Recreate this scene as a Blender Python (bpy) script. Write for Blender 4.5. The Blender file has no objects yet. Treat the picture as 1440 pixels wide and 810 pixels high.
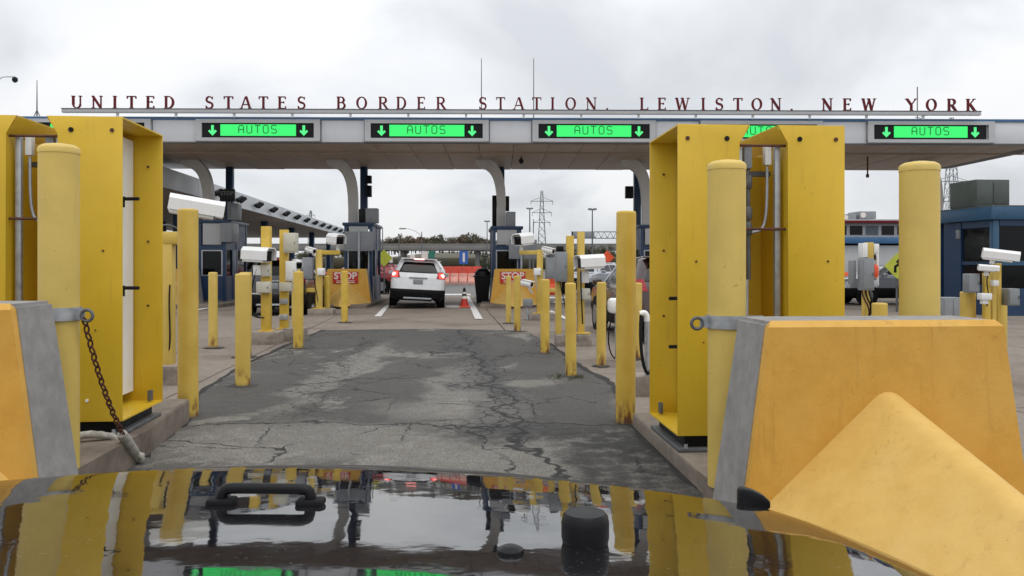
import bpy, bmesh, math, random
from mathutils import Vector, Matrix
rnd = random.Random(7)
PI = math.pi
S = bpy.context.scene
COL = S.collection

# ---------------------------------------------------------------- camera
CAMZ, FPX, HOR = 1.55, 1150.0, 370.0          # eye height, focal length in photo pixels, horizon row
cam_d = bpy.data.cameras.new('camera'); cam = bpy.data.objects.new('camera', cam_d); COL.objects.link(cam)
cam.location = (0, 0, CAMZ); cam.rotation_euler = (PI/2, 0, 0)
cam_d.sensor_width = 36; cam_d.lens = 36*FPX/1440; cam_d.shift_y = (HOR-405)/1440
cam_d.clip_start = 0.05; cam_d.clip_end = 3000
S.camera = cam

# ---------------------------------------------------------------- overcast sky and sun
SUN_EL, SUN_AZ = math.radians(70), math.radians(150)   # azimuth clockwise from +Y: behind, to the right
wd = bpy.data.worlds.new('World'); S.world = wd; wd.use_nodes = True
nt = wd.node_tree; N = nt.nodes; N.clear(); LK = nt.links.new
out = N.new('ShaderNodeOutputWorld'); mixs = N.new('ShaderNodeMixShader')
bg1 = N.new('ShaderNodeBackground'); bg2 = N.new('ShaderNodeBackground')
sky = N.new('ShaderNodeTexSky'); sky.sky_type = 'NISHITA'; sky.sun_disc = False
sky.sun_elevation = SUN_EL; sky.sun_rotation = SUN_AZ
LK(sky.outputs[0], bg1.inputs[0]); bg1.inputs[1].default_value = 0.1
tc = N.new('ShaderNodeTexCoord'); sep = N.new('ShaderNodeSeparateXYZ'); LK(tc.outputs['Generated'], sep.inputs[0])
def wmath(op, a, b=None, c=None):
    n = N.new('ShaderNodeMath'); n.operation = op
    for i, x in enumerate((a, b, c)):
        if x is None: continue
        if isinstance(x, (int, float)): n.inputs[i].default_value = x
        else: LK(x, n.inputs[i])
    return n.outputs[0]
zz = wmath('MAXIMUM', sep.outputs[2], 0.0)
den = wmath('ADD', zz, 0.42)
cmb = N.new('ShaderNodeCombineXYZ')
LK(wmath('DIVIDE', sep.outputs[0], den), cmb.inputs[0]); LK(wmath('DIVIDE', sep.outputs[1], den), cmb.inputs[1])
ns = N.new('ShaderNodeTexNoise'); ns.inputs['Scale'].default_value = 2.0; ns.inputs['Detail'].default_value = 7; ns.inputs['Roughness'].default_value = 0.5
ns.inputs['Distortion'].default_value = 0.5
mp = N.new('ShaderNodeMapping'); mp.inputs['Location'].default_value = (3.1, 1.4, 0); LK(cmb.outputs[0], mp.inputs[0]); LK(mp.outputs[0], ns.inputs['Vector'])
rmp = N.new('ShaderNodeValToRGB'); cr = rmp.color_ramp
cr.elements[0].position = 0.36; cr.elements[0].color = (0.66, 0.685, 0.72, 1)
cr.elements[1].position = 0.62; cr.elements[1].color = (0.95, 0.955, 0.965, 1)
e = cr.elements.new(0.5); e.color = (0.84, 0.86, 0.89, 1)
LK(ns.outputs[0], rmp.inputs[0]); LK(rmp.outputs[0], bg2.inputs[0])
LK(wmath('MULTIPLY_ADD', zz, 0.8, 0.93), bg2.inputs[1])     # an overcast sky is brighter overhead
mixs.inputs[0].default_value = 0.93
LK(bg1.outputs[0], mixs.inputs[1]); LK(bg2.outputs[0], mixs.inputs[2]); LK(mixs.outputs[0], out.inputs[0])
sd = bpy.data.lights.new('sun', 'SUN'); sd.energy = 0.8; sd.angle = math.radians(35); sd.color = (1, 0.97, 0.92)
sun = bpy.data.objects.new('sun', sd); COL.objects.link(sun)
sdir = Vector((math.sin(SUN_AZ)*math.cos(SUN_EL), math.cos(SUN_AZ)*math.cos(SUN_EL), math.sin(SUN_EL)))
sun.rotation_euler = sdir.to_track_quat('Z', 'Y').to_euler(); sun.location = sdir*40
S.view_settings.view_transform = 'Standard'; S.view_settings.look = 'None'
S.view_settings.exposure = 0.0; S.view_settings.gamma = 1.0
S.cycles.max_bounces = 6; S.cycles.diffuse_bounces = 3; S.cycles.use_denoising = True

# ---------------------------------------------------------------- measuring helpers
def gd(py, z=0.0): return FPX*(CAMZ-z)/(py-HOR)          # distance of a ground point seen at photo row py
def gx(px, d): return (px-720)*d/FPX
def gz(py, d): return CAMZ-(py-HOR)*d/FPX
def P(px, py, d): return Vector((gx(px, d), d, gz(py, d)))
def G(px, py, z=0.0):
    d = gd(py, z); return Vector((gx(px, d), d, z))
LANE = math.atan(0.0825)                                  # the lanes run a little to the left of the view axis

# ---------------------------------------------------------------- mesh helpers
class MB:
    def __init__(s): s.v = []; s.f = []; s.sm = []
    def add(s, vs, fs, smooth=False):
        o = len(s.v); s.v += [tuple(v) for v in vs]; s.f += [tuple(o+i for i in f) for f in fs]; s.sm += [smooth]*len(fs); return s
    def box(s, c, sz, rz=0.0, bev=0.0, rot=None):
        bm = bmesh.new(); bmesh.ops.create_cube(bm, size=1.0)
        for v in bm.verts: v.co = Vector((v.co.x*sz[0], v.co.y*sz[1], v.co.z*sz[2]))
        if bev: bmesh.ops.bevel(bm, geom=list(bm.edges), offset=min(bev, min(sz)*0.45), segments=2, affect='EDGES', profile=0.5)
        M = Matrix.Translation(c) @ (rot.to_4x4() if rot else Matrix.Rotation(rz, 4, 'Z'))
        bm.verts.ensure_lookup_table(); bm.verts.index_update()
        s.add([M @ v.co for v in bm.verts], [[v.index for v in f.verts] for f in bm.faces], bool(bev)); bm.free(); return s
    def prism(s, poly, d, a='z', off=0.0, bev=0.0):
        """poly in 2D extruded by d; axis z: (x,y), y: (x,z), x: (y,z)"""
        mp = {'z': lambda p, h: Vector((p[0], p[1], h)), 'y': lambda p, h: Vector((p[0], h, p[1])), 'x': lambda p, h: Vector((h, p[0], p[1]))}[a]
        n = len(poly)
        vs = [mp(p, off) for p in poly]+[mp(p, off+d) for p in poly]
        fs = [list(range(n))[::-1], list(range(n, 2*n))]+[[i, (i+1) % n, n+(i+1) % n, n+i] for i in range(n)]
        if bev:
            bm = bmesh.new(); bv = [bm.verts.new(v) for v in vs]
            for f in fs: bm.faces.new([bv[i] for i in f])
            bmesh.ops.bevel(bm, geom=list(bm.edges), offset=bev, segments=2, affect='EDGES', profile=0.5)
            bm.verts.index_update()
            s.add([v.co.copy() for v in bm.verts], [[v.index for v in f.verts] for f in bm.faces], True); bm.free(); return s
        return s.add(vs, fs)
    def tube(s, pts, r, n=8, caps=True):
        pts = [Vector(p) for p in pts]; rs = r if isinstance(r, (list, tuple)) else [r]*len(pts)
        vs = []; up = None
        for i, p in enumerate(pts):
            t = ((pts[min(i+1, len(pts)-1)]-pts[max(i-1, 0)])).normalized()
            if up is None:
                up = Vector((0, 0, 1)) if abs(t.z) < 0.9 else Vector((1, 0, 0))
            a = t.cross(up)
            if a.length < 1e-4: a = t.cross(Vector((0, 1, 0.3)))
            a.normalize(); b = a.cross(t).normalized(); up = b
            for k in range(n):
                q = 2*PI*k/n; vs.append(p+a*math.cos(q)*rs[i]+b*math.sin(q)*rs[i])
        fs = [[i*n+k, i*n+(k+1) % n, (i+1)*n+(k+1) % n, (i+1)*n+k] for i in range(len(pts)-1) for k in range(n)]
        s.add(vs, fs, True)
        if caps:
            s.add(vs[:n], [list(range(n))[::-1]]); s.add(vs[-n:], [list(range(n))])
        return s
    def lathe(s, prof, n=24, c=(0, 0, 0), axis='z'):
        vs = []
        for r, h in prof:
            for k in range(n):
                q = 2*PI*k/n; x, y = r*math.cos(q), r*math.sin(q)
                vs.append({'z': (c[0]+x, c[1]+y, c[2]+h), 'x': (c[0]+h, c[1]+x, c[2]+y), 'y': (c[0]+y, c[1]+h, c[2]+x)}[axis])
        m = len(prof)
        fs = [[i*n+k, i*n+(k+1) % n, (i+1)*n+(k+1) % n, (i+1)*n+k] for i in range(m-1) for k in range(n)]
        fs += [list(range(n))[::-1], [(m-1)*n+k for k in range(n)]]
        return s.add(vs, fs, True)
    def torus(s, c, R, r, rot=None, n=20, m=8, sx=1.0):
        M = Matrix.Translation(c) @ (rot.to_4x4() if rot else Matrix.Identity(4))
        vs = []
        for i in range(n):
            a = 2*PI*i/n
            for j in range(m):
                b = 2*PI*j/m
                vs.append(M @ Vector(((R+r*math.cos(b))*math.cos(a)*sx, (R+r*math.cos(b))*math.sin(a), r*math.sin(b))))
        fs = [[i*m+j, ((i+1) % n)*m+j, ((i+1) % n)*m+(j+1) % m, i*m+(j+1) % m] for i in range(n) for j in range(m)]
        return s.add(vs, fs, True)
    def strip(s, pts, w, y0, y1):
        """flat stroke in the xz plane, pts [(x,z)], w half widths, from y0 to y1"""
        ws = w if isinstance(w, (list, tuple)) else [w]*len(pts)
        n = len(pts); L = []; R = []
        for i in range(n):
            a = pts[max(i-1, 0)]; b = pts[min(i+1, n-1)]
            tx, tz = b[0]-a[0], b[1]-a[1]; l = math.hypot(tx, tz) or 1; nx, nz = -tz/l, tx/l
            L.append((pts[i][0]+nx*ws[i], pts[i][1]+nz*ws[i])); R.append((pts[i][0]-nx*ws[i], pts[i][1]-nz*ws[i]))
        vs = []
        for y in (y0, y1):
            vs += [(p[0], y, p[1]) for p in L]+[(p[0], y, p[1]) for p in R]
        fs = []
        for i in range(n-1):
            fs += [[i, i+1, n+i+1, n+i], [2*n+i, 3*n+i, 3*n+i+1, 2*n+i+1], [i, 2*n+i, 2*n+i+1, i+1], [n+i, n+i+1, 3*n+i+1, 3*n+i]]
        fs += [[0, n, 3*n, 2*n], [n-1, 3*n-1, 4*n-1, 2*n-1]]
        return s.add(vs, fs)
    def mesh(s, name, mat, recalc=True):
        me = bpy.data.meshes.new(name); me.from_pydata(s.v, [], s.f)
        me.polygons.foreach_set('use_smooth', s.sm)
        if recalc:
            bm = bmesh.new(); bm.from_mesh(me); bmesh.ops.recalc_face_normals(bm, faces=bm.faces); bm.to_mesh(me); bm.free()
        me.materials.append(mat); me.set_sharp_from_angle(angle=math.radians(38)); me.update()
        return me
    def build(s, name, mat, parent=None, loc=(0, 0, 0), rz=0.0, recalc=True):
        return link(name, s.mesh(name, mat, recalc), parent, loc, rz)
def link(name, me, parent=None, loc=(0, 0, 0), rz=0.0):
    o = bpy.data.objects.new(name, me); COL.objects.link(o); o.location = loc; o.rotation_euler = (0, 0, rz)
    if parent is not None: o.parent = parent
    return o
def tag(o, label, cat, group=None):
    o['label'] = label; o['category'] = cat
    if group: o['group'] = group
    return o
def thing(name, label, cat, loc=(0, 0, 0), rz=0.0, group=None):
    o = bpy.data.objects.new(name, None); COL.objects.link(o); o.location = loc; o.rotation_euler = (0, 0, rz)
    o.empty_display_size = 0.2
    return tag(o, label, cat, group)
def kind(o, k): o['kind'] = k; return o
def dup(root, loc, rz=None, label=None):
    def cp(o, par):
        c = o.copy(); COL.objects.link(c)
        if par is not None: c.parent = par
        for ch in o.children: cp(ch, c)
        return c
    r = cp(root, None); r.location = loc
    if rz is not None: r.rotation_euler = (0, 0, rz)
    if label: r['label'] = label
    return r
def bez(a, b, c, d, n=10):
    a, b, c, d = map(Vector, (a, b, c, d)); o = []
    for i in range(n+1):
        t = i/n; o.append(a*(1-t)**3+b*3*t*(1-t)**2+c*3*t*t*(1-t)+d*t**3)
    return o

# ---------------------------------------------------------------- materials
class NT:
    def __init__(s, name):
        s.m = bpy.data.materials.new(name); s.m.use_nodes = True; s.t = s.m.node_tree; s.n = s.t.nodes
        s.b = s.n['Principled BSDF']; s.pos = None
    def L(s, a, b): s.t.links.new(a, b)
    def put(s, sock, x):
        if isinstance(x, (int, float, tuple)): sock.default_value = x
        else: s.L(x, sock)
    def coord(s, k='Object'):
        n = s.n.new('ShaderNodeTexCoord'); return n.outputs[k]
    def world(s):
        if s.pos is None: s.pos = s.n.new('ShaderNodeNewGeometry').outputs['Position']
        return s.pos
    def noise(s, vec, scale, detail=4, rough=0.55, dist=0.0, col=False):
        n = s.n.new('ShaderNodeTexNoise'); s.L(vec, n.inputs['Vector'])
        n.inputs['Scale'].default_value = scale; n.inputs['Detail'].default_value = detail; n.inputs['Roughness'].default_value = rough; n.inputs['Distortion'].default_value = dist
        return n.outputs[1 if col else 0]
    def math(s, op, a, b=0.0, c=0.0, clamp=False):
        n = s.n.new('ShaderNodeMath'); n.operation = op; n.use_clamp = clamp
        for i, x in enumerate((a, b, c)): s.put(n.inputs[i], x)
        return n.outputs[0]
    def vmath(s, op, a, b=(0, 0, 0)):
        n = s.n.new('ShaderNodeVectorMath'); n.operation = op
        s.put(n.inputs[0], a); s.put(n.inputs[1], b)
        return n.outputs[1 if op in ('LENGTH', 'DISTANCE', 'DOT_PRODUCT') else 0]
    def step(s, v, lo, hi, a=0.0, b=1.0):
        n = s.n.new('ShaderNodeMapRange'); n.interpolation_type = 'SMOOTHSTEP'
        s.put(n.inputs[0], v); n.inputs[1].default_value = lo; n.inputs[2].default_value = hi; n.inputs[3].default_value = a; n.inputs[4].default_value = b
        return n.outputs[0]
    def mix(s, f, a, b):
        n = s.n.new('ShaderNodeMix'); n.data_type = 'RGBA'
        s.put(n.inputs[0], f)
        for i, x in ((6, a), (7, b)):
            if isinstance(x, tuple): n.inputs[i].default_value = (*x, 1) if len(x) == 3 else x
            else: s.L(x, n.inputs[i])
        return n.outputs[2]
    def scale(s, vec, v):
        n = s.n.new('ShaderNodeMapping'); s.L(vec, n.inputs[0]); n.inputs['Scale'].default_value = v; return n.outputs[0]
    def bump(s, h, st=0.2, dist=0.01):
        n = s.n.new('ShaderNodeBump'); s.L(h, n.inputs['Height']); n.inputs['Strength'].default_value = st; n.inputs['Distance'].default_value = dist
        s.L(n.outputs[0], s.b.inputs['Normal'])
    def sep(s, v):
        n = s.n.new('ShaderNodeSeparateXYZ'); s.L(v, n.inputs[0]); return n.outputs
def mul(c, k): return tuple(min(1, x*k) for x in c)
def paint(name, col, rough=0.5, var=0.1, sc=3.0, bump=0.0, metal=0.0, dirt=None, dirt_amt=0.35, streak=False, spec=None, bsc=60, fade=None):
    t = NT(name); oc = t.coord()
    ri = t.n.new('ShaderNodeObjectInfo').outputs['Random']
    v = t.vmath('ADD', oc, (0, 0, 0))
    nn = t.n.new('ShaderNodeVectorMath'); nn.operation = 'SCALE'; nn.inputs[0].default_value = (17, 31, 23); t.L(ri, nn.inputs['Scale'])
    v = t.vmath('ADD', oc, nn.outputs[0])
    f = t.noise(v, sc, 5)
    c = t.mix(t.step(f, 0.3, 0.7), mul(col, 1-var), mul(col, 1+var))
    if fade: c = t.mix(t.step(t.noise(v, sc*0.35, 3), 0.42, 0.7, 0, 0.7), c, fade)
    if dirt:
        sv = t.scale(v, (9, 9, 0.9)) if streak else v
        g = t.noise(sv, 2.2 if streak else sc*2.7, 6, 0.65)
        c = t.mix(t.step(g, 0.55, 0.78, 0, dirt_amt), c, dirt)
        sp = t.noise(v, 26, 2, 0.5)
        c = t.mix(t.step(sp, 0.70, 0.76, 0, dirt_amt), c, mul(dirt, 0.6))
    t.L(c, t.b.inputs['Base Color'])
    t.L(t.step(f, 0.2, 0.8, max(0, rough-0.1), min(1, rough+0.1)), t.b.inputs['Roughness'])
    t.b.inputs['Metallic'].default_value = metal
    if spec is not None: t.b.inputs['Specular IOR Level'].default_value = spec
    if bump: t.bump(t.noise(v, bsc, 3), bump, 0.004)
    return t.m
def emit(name, col, st, base=(0.02, 0.02, 0.02)):
    t = NT(name); t.b.inputs['Base Color'].default_value = (*base, 1)
    t.b.inputs['Emission Color'].default_value = (*col, 1); t.b.inputs['Emission Strength'].default_value = st
    return t.m
DUST = (0.30, 0.25, 0.17)
M = {}
M['yellow'] = paint('cabinet_yellow', (0.71, 0.465, 0.027), 0.42, 0.07, 1.3, 0.06, dirt=(0.36, 0.22, 0.04), dirt_amt=0.3, streak=True, bsc=25)
M['sleeve'] = paint('bollard_sleeve', (0.66, 0.48, 0.12), 0.5, 0.07, 3.0, 0.05, dirt=(0.40, 0.30, 0.13), dirt_amt=0.4, streak=True)
def barrier_mat(name, c0, c1, fade):
    t = NT(name); oc = t.coord(); ri = t.n.new('ShaderNodeObjectInfo').outputs['Random']
    nn = t.n.new('ShaderNodeVectorMath'); nn.operation = 'SCALE'; nn.inputs[0].default_value = (17, 31, 23); t.L(ri, nn.inputs['Scale'])
    v = t.vmath('ADD', oc, nn.outputs[0])
    big = t.noise(v, 1.6, 5, 0.6); mid = t.noise(v, 7, 5, 0.65); fine = t.noise(v, 90, 3, 0.6)
    c = t.mix(t.step(mid, 0.3, 0.72), c0, c1); c = t.mix(t.step(big, 0.45, 0.7, 0, 0.75), c, fade)
    dr = t.noise(t.scale(v, (11, 11, 0.7)), 1.7, 5, 0.6); c = t.mix(t.step(dr, 0.56, 0.76, 0, 0.38), c, mul(c0, 0.6))          # rain runs
    sw = t.n.new('ShaderNodeTexVoronoi'); sw.feature = 'DISTANCE_TO_EDGE'; sw.inputs['Scale'].default_value = 6.0
    t.L(t.vmath('ADD', v, t.vmath('SUBTRACT', t.noise(v, 5, 4, 0.7, col=True), (0.5, 0.5, 0.5))), sw.inputs['Vector'])
    hair = t.math('MULTIPLY', t.step(sw.outputs[0], 0.003, 0.012, 1, 0), t.step(t.noise(v, 3.1, 3), 0.54, 0.62)); c = t.mix(t.math('MULTIPLY', hair, 0.45), c, mul(c0, 0.42))   # hairline cracks
    ch = t.noise(v, 19, 3, 0.6); chip = t.math('MULTIPLY', t.step(ch, 0.735, 0.765), t.step(mid, 0.42, 0.5)); c = t.mix(t.math('MULTIPLY', chip, 0.7), c, mul(c0, 0.5))
    pit = t.step(t.noise(v, 48, 2, 0.5), 0.75, 0.80); c = t.mix(t.math('MULTIPLY', pit, 0.55), c, (0.22, 0.13, 0.05))
    t.L(c, t.b.inputs['Base Color']); t.b.inputs['Roughness'].default_value = 0.66
    t.bump(t.math('SUBTRACT', t.math('MULTIPLY_ADD', mid, 1.6, t.math('MULTIPLY', fine, 0.5)), t.math('ADD', pit, t.math('ADD', chip, hair))), 0.45, 0.005); return t.m
M['barrier'] = barrier_mat('barrier_yellow', (0.58, 0.31, 0.045), (0.64, 0.355, 0.058), (0.63, 0.37, 0.078))
M['nose'] = barrier_mat('barrier_lit_yellow', (0.60, 0.37, 0.085), (0.66, 0.42, 0.11), (0.66, 0.44, 0.14))  # paler barrier yellow: stronger light on the upward slopes is put into the colour
def bollard_mat():
    t = NT('bollard_yellow'); oc = t.coord(); z = t.sep(oc)[2]
    ri = t.n.new('ShaderNodeObjectInfo').outputs['Random']
    nn = t.n.new('ShaderNodeVectorMath'); nn.operation = 'SCALE'; nn.inputs[0].default_value = (17, 31, 23); t.L(ri, nn.inputs['Scale'])
    v = t.vmath('ADD', oc, nn.outputs[0])
    f = t.noise(v, 4, 5)
    c = t.mix(t.step(f, 0.3, 0.7), (0.58, 0.38, 0.04), (0.68, 0.465, 0.075))
    c = t.mix(t.math('MULTIPLY', ri, 0.45), c, (0.60, 0.46, 0.15))
    st = t.noise(t.scale(v, (14, 14, 0.8)), 1.6, 5, 0.6)
    c = t.mix(t.step(st, 0.55, 0.8, 0, 0.45), c, (0.42, 0.27, 0.07))
    rz = t.math('MULTIPLY', t.step(z, 0.03, 0.30, 1, 0), t.step(t.noise(t.scale(v, (10, 10, 3)), 1.4, 4), 0.46, 0.6))
    c = t.mix(rz, c, (0.16, 0.055, 0.02))
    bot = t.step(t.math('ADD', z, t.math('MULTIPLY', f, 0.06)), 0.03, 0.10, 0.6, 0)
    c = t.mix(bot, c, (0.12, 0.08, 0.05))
    t.L(c, t.b.inputs['Base Color']); t.b.inputs['Roughness'].default_value = 0.5
    t.bump(t.noise(v, 30, 3), 0.12, 0.004); return t.m
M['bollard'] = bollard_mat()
M['white'] = paint('white_panel', (0.84, 0.835, 0.82), 0.4, 0.03, 2, 0, dirt=(0.5, 0.47, 0.42), dirt_amt=0.2)
M['housing'] = paint('camera_white', (0.80, 0.80, 0.79), 0.38, 0.03, 4, 0, dirt=(0.42, 0.38, 0.32), dirt_amt=0.28)
M['beige'] = paint('beige_box', (0.56, 0.54, 0.45), 0.5, 0.05, 4)
M['greybox'] = paint('grey_enclosure', (0.235, 0.25, 0.265), 0.45, 0.08, 4, 0, dirt=(0.2, 0.18, 0.15), dirt_amt=0.25)
M['galv'] = paint('galvanised_steel', (0.42, 0.44, 0.46), 0.45, 0.15, 14, 0.05, metal=0.55)
M['galvdark'] = paint('dull_steel', (0.13, 0.135, 0.14), 0.55, 0.2, 10, 0.05, metal=0.4)
M['black'] = paint('black_plastic', (0.006, 0.006, 0.007), 0.42, 0.15, 8, spec=0.22)
M['rubber'] = paint('black_rubber', (0.008, 0.008, 0.009), 0.75, 0.2, 10, 0.1, spec=0.2)
M['rust'] = paint('rusty_iron', (0.10, 0.038, 0.022), 0.8, 0.35, 20, 0.3)
M['rope'] = paint('dirty_hose', (0.36, 0.34, 0.30), 0.8, 0.25, 25, 0.6, dirt=(0.16, 0.13, 0.1), dirt_amt=0.7)
M['booth'] = paint('booth_blue', (0.010, 0.038, 0.098), 0.42, 0.12, 2.5, 0, dirt=(0.08, 0.09, 0.1), dirt_amt=0.25)
M['boothlt'] = paint('booth_trim_blue', (0.025, 0.085, 0.16), 0.4, 0.08, 2.5, 0)
M['blueband'] = paint('fascia_blue', (0.04, 0.125, 0.26), 0.4, 0.1, 1.5, 0)
M['fascia'] = paint('fascia_aluminium', (0.66, 0.67, 0.70), 0.4, 0.04, 0.8, 0, dirt=(0.36, 0.35, 0.34), dirt_amt=0.25, streak=True)
M['frame'] = paint('sign_frame', (0.47, 0.475, 0.49), 0.4, 0.05, 2)
M['soffit'] = paint('soffit_panel', (0.45, 0.365, 0.29), 0.5, 0.10, 0.9, 0, dirt=(0.14, 0.10, 0.08), dirt_amt=0.35)
M['colwhite'] = paint('column_white', (0.56, 0.55, 0.53), 0.5, 0.06, 1.5, 0, dirt=(0.33, 0.30, 0.26), dirt_amt=0.35, streak=True)
M['letter'] = paint('letter_red', (0.13, 0.010, 0.016), 0.5, 0.12, 3, spec=0.2)
M['led'] = emit('led_green', (0.03, 0.95, 0.17), 1.0)
M['arrow'] = emit('led_arrow', (0.09, 1.0, 0.27), 1.0)
M['ledtext'] = paint('led_text', (0.01, 0.17, 0.045), 0.6, 0.1, 8)
M['brake'] = emit('brake_light', (1.0, 0.05, 0.04), 2.6, (0.5, 0.01, 0.01))
M['brakehot'] = emit('brake_bulb', (1.0, 0.35, 0.32), 4.0, (0.5, 0.01, 0.01))
M['taillens'] = paint('tail_lens', (0.32, 0.012, 0.015), 0.2, 0.1, 8)
def glass(name, col, rough=0.05):
    t = NT(name); t.b.inputs['Base Color'].default_value = (*col, 1); t.b.inputs['Roughness'].default_value = rough
    t.b.inputs['Specular IOR Level'].default_value = 0.24
    f = t.noise(t.coord(), 3, 3); t.L(t.step(f, 0.3, 0.7, rough, rough+0.08), t.b.inputs['Roughness']); return t.m
M['glass'] = glass('dark_glass', (0.003, 0.0035, 0.004))
M['lens'] = glass('camera_lens', (0.004, 0.004, 0.005))
def carpaint(name, col, metal=0.0):
    t = NT(name); f = t.noise(t.coord(), 2.0, 4)
    t.L(t.mix(t.step(f, 0.35, 0.7), mul(col, 0.92), mul(col, 1.04)), t.b.inputs['Base Color'])
    t.b.inputs['Roughness'].default_value = 0.32; t.b.inputs['Metallic'].default_value = metal
    t.b.inputs['Coat Weight'].default_value = 0.8; t.b.inputs['Coat Roughness'].default_value = 0.06; return t.m
M['carwhite'] = carpaint('car_white', (0.72, 0.73, 0.74))
M['carred'] = carpaint('car_red', (0.30, 0.015, 0.02))
M['carmaroon'] = carpaint('car_maroon', (0.045, 0.016, 0.014))
M['cardark'] = carpaint('car_dark', (0.014, 0.015, 0.018), 0.3)
M['carsilver'] = carpaint('car_silver', (0.42, 0.44, 0.47), 0.6)
M['cargrey'] = carpaint('car_grey', (0.10, 0.11, 0.125), 0.5)
M['plastic'] = paint('grey_plastic', (0.006, 0.006, 0.007), 0.6, 0.15, 8, spec=0.15)
M['rim'] = paint('wheel_rim', (0.34, 0.35, 0.36), 0.35, 0.1, 8, metal=0.7)
M['orange'] = paint('safety_orange', (0.80, 0.10, 0.025), 0.5, 0.1, 3)
M['barred'] = paint('barrier_red', (0.62, 0.055, 0.03), 0.5, 0.12, 2)
M['palepink'] = paint('faded_orange', (0.72, 0.34, 0.27), 0.6, 0.12, 2, dirt=(0.6, 0.5, 0.44), dirt_amt=0.4)
M['red'] = paint('sign_red', (0.50, 0.03, 0.018), 0.5, 0.12, 5)
M['signwhite'] = paint('sign_white', (0.74, 0.66, 0.62), 0.5, 0.08, 8)
M['signyellow'] = paint('sign_yellow_green', (0.52, 0.56, 0.06), 0.45, 0.08, 5)
M['signblue'] = paint('sign_blue', (0.03, 0.11, 0.42), 0.45, 0.08, 5)
M['signgreen'] = paint('sign_green', (0.02, 0.16, 0.12), 0.45, 0.08, 5)
M['acgreen'] = paint('unit_green_grey', (0.072, 0.088, 0.078), 0.5, 0.12, 2.5, 0.05, dirt=(0.14, 0.13, 0.1), dirt_amt=0.3)
M['farwall'] = paint('pale_wall', (0.50, 0.50, 0.50), 0.6, 0.06, 1)
M['ovconc'] = paint('overpass_concrete', (0.19, 0.185, 0.18), 0.8, 0.12, 0.3)
M['canopyw'] = paint('canopy_pale_metal', (0.50, 0.53, 0.55), 0.45, 0.06, 0.5, dirt=(0.36, 0.37, 0.37), dirt_amt=0.3)
def concrete(name, col, bump=0.3, stain=(0.14, 0.11, 0.085), amt=0.6, sc=0.7):
    t = NT(name); v = t.world()
    f = t.noise(v, sc, 6, 0.6); f2 = t.noise(v, 9, 5, 0.65); sp = t.noise(v, 130, 2, 0.6)
    c = t.mix(t.step(f2, 0.3, 0.7), mul(col, 0.84), mul(col, 1.1))
    c = t.mix(t.step(f, 0.46, 0.70, 0, amt), c, stain)
    c = t.mix(t.step(sp, 0.55, 0.75, 0, 0.3), c, mul(col, 0.5))
    t.L(c, t.b.inputs['Base Color']); t.b.inputs['Roughness'].default_value = 0.85
    t.bump(t.math('ADD', t.math('MULTIPLY', f2, 1.5), sp), bump, 0.006); return t.m
M['conc'] = concrete('grey_concrete', (0.30, 0.29, 0.28), 0.35, (0.17, 0.165, 0.16), 0.5, 1.5)
M['kerb'] = concrete('kerb_concrete', (0.215, 0.178, 0.142), 0.5, (0.085, 0.06, 0.045), 0.85, 1.1)
M['apron'] = concrete('apron_concrete', (0.225, 0.188, 0.155), 0.25, (0.115, 0.088, 0.07), 0.8, 0.45)
M['plinth'] = concrete('plinth_concrete', (0.30, 0.26, 0.22), 0.5, (0.12, 0.09, 0.07), 0.8, 2.5)
M['plaza'] = concrete('plaza_asphalt', (0.15, 0.145, 0.14), 0.3, (0.09, 0.088, 0.085), 0.6, 0.12)
M['grass'] = concrete('dry_grass', (0.085, 0.078, 0.05), 0.3, (0.115, 0.095, 0.06), 0.7, 0.05)
M['tar'] = concrete('tar_patch', (0.05, 0.047, 0.043), 0.5, (0.03, 0.027, 0.024), 0.8, 3)
M['crack'] = concrete('open_joint', (0.016, 0.015, 0.014), 0.5, (0.03, 0.027, 0.022), 0.6, 4)
M['bed'] = concrete('dark_joint_bed', (0.06, 0.055, 0.05), 0.3)
def linemat():
    t = NT('road_paint'); v = t.world(); w = t.noise(v, 7, 6, 0.7)
    t.L(t.mix(t.step(w, 0.5, 0.66, 0, 0.8), (0.66, 0.65, 0.63), (0.24, 0.22, 0.20)), t.b.inputs['Base Color']); t.b.inputs['Roughness'].default_value = 0.8; return t.m
M['line'] = linemat()
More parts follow.
